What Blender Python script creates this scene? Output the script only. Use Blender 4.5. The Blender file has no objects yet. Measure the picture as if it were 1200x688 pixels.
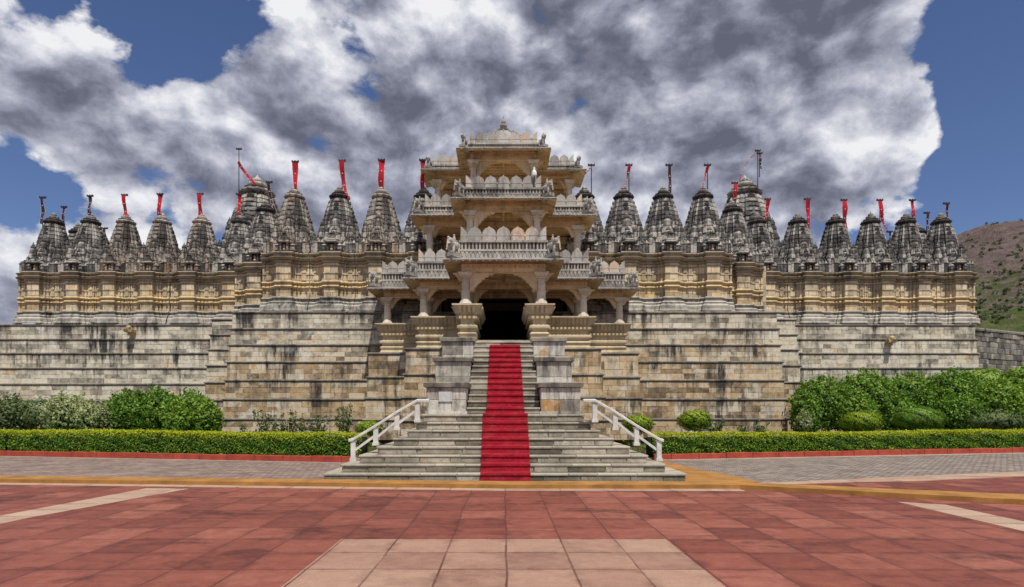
import bpy, bmesh, math, random
import numpy as np
from mathutils import Vector
R = math.radians
sc = bpy.context.scene
col = sc.collection

# ------------------------------------------------------------------ camera
cam_d = bpy.data.cameras.new('camera')
cam = bpy.data.objects.new('camera', cam_d)
col.objects.link(cam)
cam.location = (0, 0, 1.6)
cam.rotation_euler = (R(90), 0, 0)
cam_d.sensor_width = 36
cam_d.lens = 36 * 720 / 1200
cam_d.shift_x = 10 / 1200
cam_d.shift_y = (480 - 344) / 1200
cam_d.clip_start = .1
cam_d.clip_end = 5000
sc.camera = cam

# ------------------------------------------------------------------ light
SUN_EL, SUN_AZ = 63, 16            # degrees; azimuth from behind the camera towards the right
sv = Vector((math.sin(R(SUN_AZ)) * math.cos(R(SUN_EL)), -math.cos(R(SUN_AZ)) * math.cos(R(SUN_EL)), math.sin(R(SUN_EL))))
sun_d = bpy.data.lights.new('sun', 'SUN')
sun_d.energy = 3.6
sun_d.angle = R(.6)
sun_d.color = (1, .94, .83)
sun = bpy.data.objects.new('sun', sun_d)
col.objects.link(sun)
sun.rotation_euler = sv.to_track_quat('Z', 'Y').to_euler()
sun.location = (0, -20, 60)
sc.view_settings.view_transform = 'Standard'
sc.view_settings.look = 'None'
sc.view_settings.exposure = 0.28
sc.view_settings.gamma = 1
sc.view_settings.use_curve_mapping = False
try:
    sc.cycles.use_denoising = True
    sc.cycles.max_bounces = 6
    sc.cycles.diffuse_bounces = 4
    sc.cycles.glossy_bounces = 2
    sc.cycles.transmission_bounces = 2
except Exception:
    pass

# ------------------------------------------------------------------ node helper
class NT:
    def __init__(s, nt):
        s.nt = nt
    def n(s, t, **kw):
        nd = s.nt.nodes.new(t)
        ins = kw.pop('ins', {})
        for k, v in kw.items():
            setattr(nd, k, v)
        for k, v in ins.items():
            s.put(nd.inputs[k], v)
        return nd
    def put(s, sock, v):
        if isinstance(v, bpy.types.NodeSocket):
            s.nt.links.new(v, sock)
        elif isinstance(v, tuple) and len(v) == 3 and sock.type == 'RGBA':
            sock.default_value = (*v, 1)
        else:
            sock.default_value = v
    def m(s, op, a, b=0.0, c=None, clamp=False):
        nd = s.n('ShaderNodeMath', operation=op, use_clamp=clamp)
        s.put(nd.inputs[0], a); s.put(nd.inputs[1], b)
        if c is not None: s.put(nd.inputs[2], c)
        return nd.outputs[0]
    def v(s, op, a, b=(0, 0, 0), sc_=None):
        nd = s.n('ShaderNodeVectorMath', operation=op)
        s.put(nd.inputs[0], a)
        if op != 'SCALE': s.put(nd.inputs[1], b)
        if sc_ is not None: s.put(nd.inputs['Scale'], sc_)
        return nd.outputs['Value'] if op in ('DOT_PRODUCT', 'LENGTH', 'DISTANCE') else nd.outputs[0]
    def noise(s, vec, scale, detail=5, rough=.55, dist=0.0):
        nd = s.n('ShaderNodeTexNoise')
        s.put(nd.inputs['Vector'], vec)
        nd.inputs['Scale'].default_value = scale
        nd.inputs['Detail'].default_value = detail
        nd.inputs['Roughness'].default_value = rough
        nd.inputs['Distortion'].default_value = dist
        return nd.outputs['Fac']
    def ramp(s, fac, pts, interp='LINEAR'):
        nd = s.n('ShaderNodeValToRGB')
        s.put(nd.inputs[0], fac)
        e = nd.color_ramp.elements
        nd.color_ramp.interpolation = interp
        while len(e) < len(pts): e.new(.5)
        for i, (p, c) in enumerate(pts):
            e[i].position = p
            e[i].color = (*c, 1) if isinstance(c, tuple) else (c, c, c, 1)
        return nd.outputs[0]
    def mix(s, fac, a, b, mode='MIX'):
        nd = s.n('ShaderNodeMix', data_type='RGBA', blend_type=mode)
        s.put(nd.inputs[0], fac); s.put(nd.inputs[6], a); s.put(nd.inputs[7], b)
        return nd.outputs[2]
    def mapr(s, v, a, b, c=0.0, d=1.0):
        nd = s.n('ShaderNodeMapRange', clamp=True)
        s.put(nd.inputs[0], v)
        for i, x in enumerate((a, b, c, d)): nd.inputs[i + 1].default_value = x
        return nd.outputs[0]

# ------------------------------------------------------------------ sky
W = bpy.data.worlds.new('World')
sc.world = W
W.cycles.sampling_method = 'MANUAL'
W.cycles.sample_map_resolution = 256
W.use_nodes = True
W.node_tree.nodes.clear()
wn = NT(W.node_tree)
def pxdir(px, py):
    v = Vector(((px - 590) / 720, 1, (480 - py) / 720))
    return v.normalized()
wout = wn.n('ShaderNodeOutputWorld')
wbg = wn.n('ShaderNodeBackground')
W.node_tree.links.new(wbg.outputs[0], wout.inputs[0])
sky = wn.n('ShaderNodeTexSky', sky_type='NISHITA')
sky.sun_disc = False
sky.sun_elevation = R(SUN_EL)
sky.sun_rotation = R(180 - SUN_AZ)
sky.air_density = 1.0
sky.dust_density = .3
sky.ozone_density = 3.0
wdir = wn.n('ShaderNodeTexCoord').outputs['Generated']
# clouds live in sky directions: where they gather and where blue shows
CLEAR = [(170, 30, .07, .55), (40, 225, .06, .45), (410, 120, .03, .3), (310, 20, .04, .4), (40, 20, .10, .55), (1200, 110, .15, 1.0), (1180, 20, .12, .9), (1120, 215, .08, .5), (430, 75, .05, .5), (60, 205, .05, .4), (380, 170, .04, .3),
         (245, 45, .06, .42), (975, 175, .035, .25), (530, 15, .05, .3), (10, 200, .05, .4), (1010, 260, .06, .35), (20, 255, .05, .2)]
CLOUD = [(1045, 215, .07, .6), (1090, 125, .06, .7), (1075, 40, .05, .35), (1150, 225, .04, .35), (1000, 130, .08, .3), (60, 195, .06, .25), (20, 60, .1, .3), (700, 60, .30, .42), (90, 130, .16, .38), (950, 60, .17, .42), (300, 100, .10, .30), (900, 200, .16, .25), (560, 150, .2, .25), (180, 190, .14, .22), (20, 300, .1, .2), (400, 220, .14, .25)]
DARK = [(680, 85, .17, .85), (960, 30, .11, .6), (320, 105, .06, .38), (90, 155, .06, .4), (570, 40, .10, .55), (890, 100, .08, .4), (120, 5, .05, .3), (850, 20, .1, .4)]
def blobs(lst, vec):
    tot = 0.0
    for (px, py, r, a) in lst:
        d = wn.v('DISTANCE', vec, tuple(pxdir(px, py)))
        g = wn.m('EXPONENT', wn.m('MULTIPLY', wn.m('MULTIPLY', d, d), -1 / (r * r)))
        tot = wn.m('MULTIPLY_ADD', g, a, tot)
    return tot
def stretch(vec):
    return wn.v('MULTIPLY', vec, (1, 1, 1.6))
warp = wn.n('ShaderNodeTexNoise', ins={'Vector': wdir, 'Scale': 5.0, 'Detail': 4.0})
wv = wn.v('ADD', wdir, wn.v('SCALE', wn.v('SUBTRACT', warp.outputs['Color'], (.5, .5, .5)), sc_=.055))
def puff(vec, scale, det):
    nd = wn.n('ShaderNodeTexVoronoi', feature='F1', ins={'Vector': vec, 'Scale': scale, 'Detail': det, 'Roughness': .5})
    return nd.outputs['Distance']
def dens(vec, det):
    v_ = stretch(vec)
    a = wn.noise(v_, 3.4, det, .62, 0)
    p = wn.m('ADD', wn.m('MULTIPLY', puff(v_, 6.0, 1.0), .72), wn.m('MULTIPLY', puff(wn.v('ADD', v_, (3.1, 1.7, .4)), 19.0, 1.0), .34))
    return wn.m('SUBTRACT', wn.m('MULTIPLY_ADD', a, 1.0, .13), wn.m('MULTIPLY', p, .30))
bias = wn.m('SUBTRACT', blobs(CLOUD, wv), blobs(CLEAR, wv))
n1 = dens(wv, 9.0)
n2 = dens(wn.v('ADD', wv, (.014, 0, .030)), 9.0)
n3 = dens(wn.v('ADD', wv, (.02, 0, .075)), 4.0)
d0 = wn.m('MULTIPLY_ADD', bias, .42, n1)
mask = wn.mapr(d0, .375, .435)
thick = wn.mapr(d0, .40, .85)
relief = wn.m('ADD', wn.m('MULTIPLY', wn.m('SUBTRACT', n1, n2), 2.7), wn.m('MULTIPLY', wn.m('SUBTRACT', n1, n3), .9))
bright = wn.m('SUBTRACT', wn.m('ADD', .69, relief), wn.m('MULTIPLY', thick, .34))
bright = wn.m('ADD', bright, wn.m('MULTIPLY', wn.m('SUBTRACT', wn.noise(wv, 30.0, 6, .7), .5), .5))
bright = wn.m('SUBTRACT', bright, wn.m('MULTIPLY', blobs(DARK, wv), .20))
ccol = wn.ramp(bright, [(0.0, (.12, .128, .17)), (.2, (.18, .19, .245)), (.42, (.295, .31, .385)), (.62, (.45, .465, .545)), (.82, (.66, .67, .73)), (1.0, (.86, .86, .88))])
skyc = wn.mix(1.0, sky.outputs[0], (.92, .95, 1.18), 'MULTIPLY')
SKY_S = .06
wfin = wn.mix(wn.m('MULTIPLY', mask, .97), skyc, wn.v('SCALE', ccol, sc_=.86 / SKY_S))
W.node_tree.links.new(wfin, wbg.inputs[0])
wbg.inputs[1].default_value = SKY_S

# ------------------------------------------------------------------ materials
def newmat(name):
    m = bpy.data.materials.new(name)
    m.use_nodes = True
    t = NT(m.node_tree)
    b = m.node_tree.nodes['Principled BSDF']
    b.inputs['Specular IOR Level'].default_value = .25
    return m, t, b
def finish(t, b, colr, rough, h=None, bump=.3, dist=.02):
    t.put(b.inputs['Base Color'], colr)
    t.put(b.inputs['Roughness'], rough)
    if h is not None:
        bn = t.n('ShaderNodeBump', ins={'Height': h, 'Strength': bump, 'Distance': dist})
        t.put(b.inputs['Normal'], bn.outputs[0])
def tone_of(t):
    a = t.n('ShaderNodeAttribute', attribute_name='tone')
    s = t.n('ShaderNodeSeparateColor')
    t.put(s.inputs[0], a.outputs['Color'])
    return s.outputs[0], s.outputs[1], s.outputs[2]
def stone(name, ramp, tone=.45, stain=.5, stain_col=(.045, .042, .04), lich=.3, lich_col=(.10, .09, .075), zmix=None, brick=None, bump=.5, rough=.85, sscale=1.0, fine=(.78, 1.2), streak_f=(3.2, 3.2, .35), drip=False):
    m, t, b = newmat(name)
    P = t.n('ShaderNodeNewGeometry').outputs['Position']
    tr, tg, tb = tone_of(t)
    nA = t.noise(P, .9 * sscale, 5, .6)
    nB = t.noise(P, 4.5 * sscale, 6, .65, .4)
    f = t.m('ADD', t.m('MULTIPLY', tr, tone), t.m('MULTIPLY', t.m('ADD', t.m('MULTIPLY', nA, .5), t.m('MULTIPLY', nB, .5)), 1.7))
    f = t.m('SUBTRACT', f, .35 + tone * .5)
    c = t.ramp(f, ramp)
    if zmix:                      # lower courses were laid in another stone
        z0, z1, rz = zmix
        z = t.n('ShaderNodeSeparateXYZ', ins={0: P})
        zz = t.m('ADD', z.outputs[2], t.m('MULTIPLY', t.m('SUBTRACT', t.noise(P, .35, 3), .5), 3.0))
        zz = t.m('ADD', zz, t.m('MULTIPLY', t.m('SUBTRACT', tg, .5), 1.6))
        # the far stretches are pale all the way down
        zz = t.m('ADD', zz, t.mapr(z.outputs[1], 28.5, 30.5, 0, 2.6))
        c2 = t.ramp(f, rz)
        c = t.mix(t.mapr(zz, z0, z1), c2, c)
    hts = t.m('ADD', t.m('MULTIPLY', nB, .6), t.m('MULTIPLY', t.noise(P, 26, 4, .6), .5))
    if brick:
        bw, bh = brick
        z = t.n('ShaderNodeSeparateXYZ', ins={0: P})
        cv = t.n('ShaderNodeCombineXYZ', ins={0: t.m('ADD', z.outputs[0], z.outputs[1]), 1: z.outputs[2]})
        br = t.n('ShaderNodeTexBrick', ins={'Vector': cv.outputs[0], 'Color1': (.6, .6, .6), 'Color2': (1.15, 1.15, 1.15), 'Mortar': (.35, .33, .3), 'Scale': 1.0, 'Mortar Size': .010, 'Brick Width': bw, 'Row Height': bh, 'Mortar Smooth': .3, 'Bias': .1})
        c = t.mix(1.0, c, br.outputs[0], 'MULTIPLY')
        hts = t.m('SUBTRACT', hts, t.m('MULTIPLY', br.outputs['Fac'], .6))
    # fine grain
    g = t.mapr(t.noise(P, 38, 3, .7), .3, .7, fine[0], fine[1])
    c = t.mix(1.0, c, t.n('ShaderNodeCombineColor', ins={0: g, 1: g, 2: g}).outputs[0], 'MULTIPLY')
    if drip:                      # pale lime bloom and broad dirty patches across the blocks
        w_ = t.mapr(t.noise(P, 1.1, 8, .7, .5), .53, .64, 0, .6)
        c = t.mix(w_, c, (.74, .71, .62))
        k_ = t.mapr(t.noise(P, 1.9, 8, .75, .4), .55, .66, 0, .55)
        c = t.mix(k_, c, (.15, .135, .11))
    if lich:
        l = t.mapr(t.noise(P, 2.6 * sscale, 9, .72, .6), .56, .68, 0, lich)
        c = t.mix(l, c, lich_col)
    if stain:
        sp = t.v('MULTIPLY', P, streak_f)
        sn = t.noise(sp, .8, 8, .72, .2)
        if drip:                  # water marks start under the string courses and thin out downwards
            zz_ = t.n('ShaderNodeSeparateXYZ', ins={0: P}).outputs[2]
            fr = t.m('FRACT', t.m('DIVIDE', t.m('SUBTRACT', 5.98, zz_), .77))
            top_ = t.mapr(zz_, 4.2, 5.9)
            sn = t.m('ADD', sn, t.m('ADD', t.m('MULTIPLY', t.m('SUBTRACT', .45, fr), .09), t.m('MULTIPLY', top_, .05)))
        s1 = t.mapr(sn, .47, .60)
        s2 = t.mapr(t.noise(P, .55, 4, .6), .40, .58)
        c = t.mix(t.m('MULTIPLY', t.m('MULTIPLY', s1, s2), stain), c, stain_col)
    finish(t, b, c, rough, hts, bump, .03)
    return m

PALE = [(.0, (.15, .135, .105)), (.18, (.33, .30, .235)), (.38, (.56, .51, .395)), (.7, (.74, .68, .54)), (.86, (.64, .56, .42)), (1.0, (.56, .34, .14))]
OCHR = [(.0, (.11, .08, .05)), (.2, (.27, .19, .11)), (.42, (.48, .35, .20)), (.65, (.62, .48, .30)), (.85, (.62, .55, .43)), (1.0, (.52, .27, .09))]
M = {}
M['wall'] = stone('plinth_stone', PALE, tone=.72, stain=1.0, lich=.75, drip=True, zmix=(3.6, 5.0, OCHR), bump=.6)
M['ledge'] = stone('ledge_stone', [(.0, (.10, .09, .08)), (.35, (.19, .17, .14)), (.8, (.38, .34, .27)), (1, (.44, .37, .26))], tone=.3, stain=.9, lich=.6, bump=.6)
M['bast'] = stone('bastion_stone', OCHR, tone=.7, stain=.9, lich=.6, drip=True, bump=.6, lich_col=(.16, .13, .10))
M['shrine'] = stone('shrine_wall_stone', [(.0, (.28, .22, .14)), (.3, (.50, .39, .23)), (.55, (.66, .57, .41)), (.8, (.64, .44, .19)), (1, (.70, .66, .56))], tone=.35, stain=.75, stain_col=(.10, .09, .075), lich=.45, lich_col=(.22, .18, .12), brick=(.42, .30), bump=.4, streak_f=(5, 5, .5))
M['mould'] = stone('moulding_stone', [(.0, (.28, .20, .11)), (.3, (.50, .37, .20)), (.6, (.62, .48, .27)), (1, (.64, .44, .19))], tone=.1, stain=.6, lich=.5, bump=.4)
M['cornice'] = stone('cornice_stone', [(.0, (.12, .10, .08)), (.4, (.32, .27, .20)), (.8, (.46, .38, .26)), (1, (.52, .40, .22))], tone=.1, stain=.7, lich=.6, bump=.5)
M['spire'] = stone('weathered_spire_stone', [(.0, (.035, .032, .03)), (.3, (.085, .081, .076)), (.52, (.21, .20, .185)), (.78, (.50, .475, .43)), (1, (.38, .30, .22))], tone=.95, stain=.96, stain_col=(.028, .025, .023), lich=.75, lich_col=(.05, .045, .04), bump=.9, sscale=1.6, streak_f=(5, 5, .9), fine=(.6, 1.35))
M['spire2'] = stone('brown_spire_stone', [(.0, (.034, .030, .026)), (.3, (.078, .070, .062)), (.52, (.185, .165, .145)), (.78, (.45, .41, .36)), (1, (.30, .18, .10))], tone=.95, stain=.96, stain_col=(.028, .022, .019), lich=.7, lich_col=(.06, .04, .03), bump=.9, sscale=1.6, streak_f=(5, 5, .9), fine=(.6, 1.35))
M['marble'] = stone('grey_marble', [(.0, (.12, .112, .10)), (.35, (.29, .275, .245)), (.65, (.48, .455, .405)), (1, (.50, .42, .32))], tone=.5, stain=.7, lich=.6, lich_col=(.17, .16, .15), bump=.35, streak_f=(7, 7, 1.2))
M['merlon'] = stone('parapet_marble', [(.0, (.28, .27, .25)), (.4, (.38, .36, .32)), (.82, (.54, .51, .46)), (.97, (.58, .42, .29))], tone=.9, stain=.5, lich=.45, lich_col=(.20, .19, .18), bump=.35, streak_f=(7, 7, 1.2))
M['column'] = stone('column_stone', [(.0, (.36, .32, .25)), (.5, (.62, .56, .45)), (1, (.72, .65, .52))], tone=.4, stain=.4, lich=.35, lich_col=(.22, .19, .15), bump=.3)
M['ochre'] = stone('bounce_warm_sandstone', [(.0, (.30, .21, .12)), (.4, (.56, .42, .25)), (.7, (.68, .54, .35)), (1, (.70, .58, .42))], tone=.6, stain=.45, lich=.4, lich_col=(.20, .14, .08), bump=.35)  # ochre stone, with floor bounce on the undersides put into its colour
M['ped'] = stone('carved_sandstone', [(.0, (.30, .23, .14)), (.4, (.50, .41, .27)), (.7, (.60, .50, .34)), (1, (.58, .54, .45))], tone=.2, stain=.4, lich=.3, lich_col=(.24, .19, .13), bump=.35)
M['eave'] = stone('grey_eave_stone', [(.0, (.14, .13, .12)), (.4, (.30, .285, .26)), (.8, (.44, .42, .38)), (1, (.46, .42, .35))], tone=.2, stain=.6, lich=.5, bump=.5)
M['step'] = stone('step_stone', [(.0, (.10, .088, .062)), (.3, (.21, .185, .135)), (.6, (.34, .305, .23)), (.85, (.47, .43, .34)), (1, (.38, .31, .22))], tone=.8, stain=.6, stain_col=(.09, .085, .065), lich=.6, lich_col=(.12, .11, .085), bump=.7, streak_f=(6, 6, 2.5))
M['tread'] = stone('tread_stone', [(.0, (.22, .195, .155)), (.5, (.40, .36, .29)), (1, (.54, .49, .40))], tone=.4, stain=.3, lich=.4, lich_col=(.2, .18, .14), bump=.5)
M['cheek'] = stone('cheek_block_marble', [(.0, (.22, .20, .17)), (.25, (.36, .33, .27)), (.55, (.58, .55, .48)), (.78, (.66, .64, .58)), (.95, (.46, .27, .11))], tone=.9, stain=.8, lich=.6, lich_col=(.16, .15, .13), bump=.5, streak_f=(5, 5, .6))
M['basemould'] = stone('grey_base_moulding', [(.0, (.10, .095, .085)), (.35, (.26, .245, .21)), (.7, (.46, .43, .37)), (1, (.54, .47, .35))], tone=.3, stain=.95, lich=.7, bump=.5)
M['rough'] = stone('rough_dark_stone', [(.0, (.06, .056, .05)), (.4, (.17, .16, .14)), (.8, (.34, .315, .27)), (1, (.44, .40, .33))], tone=.7, stain=.8, lich=.6, lich_col=(.05, .05, .045), bump=1.0)
M['plaque'] = stone('pale_patch_stone', [(.0, (.45, .46, .44)), (1, (.66, .68, .66))], tone=.1, stain=.3, lich=.2, bump=.2)

def flat(name, c, rough=.7, nscale=6, amt=.25, bump=.15, metal=0.0):
    m, t, b = newmat(name)
    P = t.n('ShaderNodeNewGeometry').outputs['Position']
    g = t.mapr(t.noise(P, nscale, 5, .65), .3, .7, 1 - amt, 1 + amt)
    cc = t.mix(1.0, c, t.n('ShaderNodeCombineColor', ins={0: g, 1: g, 2: g}).outputs[0], 'MULTIPLY')
    b.inputs['Metallic'].default_value = metal
    finish(t, b, cc, rough, t.noise(P, nscale * 4, 4), bump, .01)
    return m
M['rail'] = flat('white_marble_rail', (.60, .585, .54), .5, 5, .22)
M['red_kerb'] = flat('red_painted_kerb', (.36, .062, .038), .7, 3, .3)
M['amber'] = flat('ochre_painted_band', (.34, .165, .045), .85, 1.6, .35, .2)
M['banner'] = flat('red_cloth', (.40, .012, .024), .8, 4, .2)
M['banner_backlit'] = flat('backlit_red_cloth', (.06, .018, .024), .85, 4, .3)  # backlit banners: their shade is put into the cloth colour
M['trim'] = flat('silver_trim', (.62, .60, .58), .6, 4, .1)
M['pole'] = flat('dark_pole', (.035, .035, .04), .6, 4, .2)
M['bulb'] = flat('white_lamp_glass', (.80, .80, .78), .3, 4, .03)
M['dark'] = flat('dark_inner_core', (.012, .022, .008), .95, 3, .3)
M['dark_room'] = flat('shade_dark_stone', (.05, .042, .035), .9, 3, .3)  # shade of the deep hall put into the stone colour
M['mortar'] = flat('grey_mortar', (.10, .092, .078), .95, 3, .3)
M['stem'] = flat('grey_bark', (.12, .10, .075), .9, 10, .3)
M['soil'] = flat('garden_soil', (.10, .085, .04), .95, 2, .5, .6)
M['cloth_red'] = None
m, t, b = newmat('red_carpet')
P = t.n('ShaderNodeNewGeometry').outputs['Position']
g = t.mapr(t.noise(P, 3.5, 5, .6), .3, .7, .75, 1.2)
cc = t.mix(1.0, (.36, .013, .028), t.n('ShaderNodeCombineColor', ins={0: g, 1: g, 2: g}).outputs[0], 'MULTIPLY')
dust = t.mapr(t.noise(P, 4, 8, .75), .48, .8, 0, .35)
cc = t.mix(dust, cc, (.38, .15, .13))
finish(t, b, cc, .95, t.m('ADD', t.noise(P, 60, 3), t.m('MULTIPLY', t.noise(t.v('MULTIPLY', P, (3, 8, 2)), 2.0, 4, .6, 1.2), 2.5)), .7, .02)
M['carpet'] = m

def leafmat(name, dark, light, tip):
    m, t, b = newmat(name)
    tr, tg, tb = tone_of(t)
    P = t.n('ShaderNodeNewGeometry').outputs['Position']
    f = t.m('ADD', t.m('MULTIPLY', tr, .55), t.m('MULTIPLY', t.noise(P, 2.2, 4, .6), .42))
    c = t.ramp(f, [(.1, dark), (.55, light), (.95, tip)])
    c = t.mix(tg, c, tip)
    finish(t, b, c, .55)
    try:
        b.inputs['Transmission Weight'].default_value = 0
        b.inputs['Subsurface Weight'].default_value = 0
    except Exception:
        pass
    tl = t.n('ShaderNodeBsdfTranslucent', ins={'Color': c})
    mx = t.n('ShaderNodeMixShader', ins={0: .28})
    out = [n for n in m.node_tree.nodes if n.type == 'OUTPUT_MATERIAL'][0]
    m.node_tree.links.new(b.outputs[0], mx.inputs[1])
    m.node_tree.links.new(tl.outputs[0], mx.inputs[2])
    m.node_tree.links.new(mx.outputs[0], out.inputs[0])
    return m
M['hedge'] = leafmat('hedge_leaves', (.035, .095, .012), (.10, .24, .018), (.52, .56, .025))
M['green'] = leafmat('green_leaves', (.028, .085, .012), (.09, .22, .022), (.30, .44, .05))
M['palebush'] = leafmat('variegated_leaves', (.07, .13, .03), (.19, .27, .08), (.52, .55, .27))
M['sage'] = leafmat('grey_green_leaves', (.045, .08, .025), (.11, .17, .055), (.24, .29, .11))
M['grass'] = leafmat('grass_blades', (.05, .11, .02), (.12, .22, .035), (.30, .36, .09))
M['scrub'] = leafmat('scrub_leaves', (.045, .07, .028), (.085, .12, .045), (.16, .19, .08))

# paving of red sandstone flags: every flag has its own shade
def paving(name, w, h, ox, oy, ramp, joint=(.10, .035, .028), jw=.010, rough=.6, wet=.35):
    m, t, b = newmat(name)
    P = t.n('ShaderNodeNewGeometry').outputs['Position']
    s = t.n('ShaderNodeSeparateXYZ', ins={0: P})
    jit = t.m('MULTIPLY', t.m('SUBTRACT', t.noise(P, .7, 2), .5), .05)
    u = t.m('DIVIDE', t.m('ADD', t.m('SUBTRACT', s.outputs[0], ox), jit), w)
    v = t.m('DIVIDE', t.m('ADD', t.m('SUBTRACT', s.outputs[1], oy), jit), h)
    iu, iv = t.m('FLOOR', u), t.m('FLOOR', v)
    cv = t.n('ShaderNodeCombineXYZ', ins={0: iu, 1: iv, 2: .37})
    wh = t.n('ShaderNodeTexWhiteNoise', ins={'Vector': cv.outputs[0]})
    off = t.v('SCALE', wh.outputs['Color'], sc_=40.0)
    Pt = t.v('ADD', P, off)
    veins = t.noise(t.v('MULTIPLY', Pt, (1.0, 2.2, 1)), 1.6, 7, .62, .5)
    f = t.m('ADD', t.m('MULTIPLY', wh.outputs['Value'], .46), t.m('ADD', t.m('MULTIPLY', veins, .55), t.m('MULTIPLY', t.m('SUBTRACT', t.noise(P, 5.5, 8, .75, .3), .42), .9)))
    c = t.ramp(f, ramp)
    # dark damp patches and pale scuffs that run over several flags
    dk = t.mapr(t.m('ADD', t.noise(t.v('MULTIPLY', P, (.8, 1.6, 1)), .75, 9, .72, .5), t.m('MULTIPLY', t.m('SUBTRACT', t.noise(P, 7, 5, .7), .5), .16)), .53, .66, 0, wet)
    c = t.mix(dk, c, tuple(x * .45 for x in ramp[0][1]))
    sc_ = t.mapr(t.noise(t.v('MULTIPLY', P, (2, 5, 1)), 1.2, 8, .7, .6), .64, .75, 0, .35)
    c = t.mix(sc_, c, (.42, .25, .20))
    gr = t.mapr(t.noise(P, 45, 3, .7), .3, .7, .86, 1.14)
    c = t.mix(1.0, c, t.n('ShaderNodeCombineColor', ins={0: gr, 1: gr, 2: gr}).outputs[0], 'MULTIPLY')
    def edge(q, size):
        fr = t.m('FRACT', q)
        return t.m('MULTIPLY', t.m('MINIMUM', fr, t.m('SUBTRACT', 1.0, fr)), size)
    e = t.m('MINIMUM', edge(u, w), edge(v, h))
    e = t.m('ADD', e, t.m('MULTIPLY', t.m('SUBTRACT', t.noise(P, 9, 4), .5), .012))
    j = t.mapr(e, jw * .5, jw * 1.5, 1, 0)
    vis = t.mapr(t.noise(P, 1.1, 3), .3, .6, .35, 1)
    near = t.m('MULTIPLY', t.mapr(e, 0.0, .13, 1, 0), t.mapr(t.noise(P, 2.3, 8, .75, .5), .46, .62, 0, .6))
    c = t.mix(near, c, tuple(x * .5 for x in ramp[0][1]))
    c = t.mix(t.m('MULTIPLY', j, vis), c, joint)
    rr = t.mapr(veins, .3, .7, rough - .12, rough + .15)
    hts = t.m('SUBTRACT', t.m('ADD', t.m('MULTIPLY', veins, .3), t.m('MULTIPLY', wh.outputs['Value'], .25)), t.m('MULTIPLY', j, .8))
    finish(t, b, c, rr, hts, .35, .02)
    return m
M['plaza'] = paving('red_sandstone_paving', .667, .72, .03, .38, [(.15, (.105, .032, .025)), (.45, (.20, .058, .040)), (.7, (.26, .082, .056)), (.95, (.33, .13, .09))], wet=.75)
M['tan'] = paving('tan_sandstone_paving', .667, .72, .03, .38, [(.15, (.24, .125, .092)), (.5, (.34, .195, .14)), (.95, (.42, .265, .19))], joint=(.11, .04, .03), wet=.35)
M['cream'] = paving('cream_sandstone_strip', 1.1, .6, .03, .2, [(.15, (.32, .20, .14)), (.5, (.42, .28, .20)), (.95, (.50, .36, .26))], joint=(.20, .11, .07), wet=.2)
def cobble(name, a, b_, bw, bh, rot=0):
    m, t, b = newmat(name)
    P = t.n('ShaderNodeNewGeometry').outputs['Position']
    mp = t.n('ShaderNodeMapping', ins={'Vector': P})
    mp.inputs['Rotation'].default_value = (0, 0, R(rot))
    br = t.n('ShaderNodeTexBrick', ins={'Vector': mp.outputs[0], 'Color1': a, 'Color2': b_, 'Mortar': (.10, .08, .07), 'Scale': 1.0, 'Mortar Size': .012, 'Brick Width': bw, 'Row Height': bh, 'Mortar Smooth': .4})
    n = t.noise(P, 1.3, 6, .65)
    g = t.mapr(n, .3, .7, .7, 1.25)
    c = t.mix(1.0, br.outputs[0], t.n('ShaderNodeCombineColor', ins={0: g, 1: g, 2: g}).outputs[0], 'MULTIPLY')
    du = t.mapr(t.noise(t.v('MULTIPLY', P, (1, 3, 1)), .9, 7, .7), .5, .7, 0, .6)
    c = t.mix(du, c, (.38, .31, .24))
    finish(t, b, c, .85, t.m('SUBTRACT', t.noise(P, 12, 4), t.m('MULTIPLY', br.outputs['Fac'], 1.0)), .8, .03)
    return m
M['brick_path'] = cobble('brick_path', (.22, .15, .125), (.32, .235, .20), .24, .12, 32)
M['cobble_path'] = cobble('cobble_path', (.20, .155, .13), (.32, .27, .23), .17, .14, 8)

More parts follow.
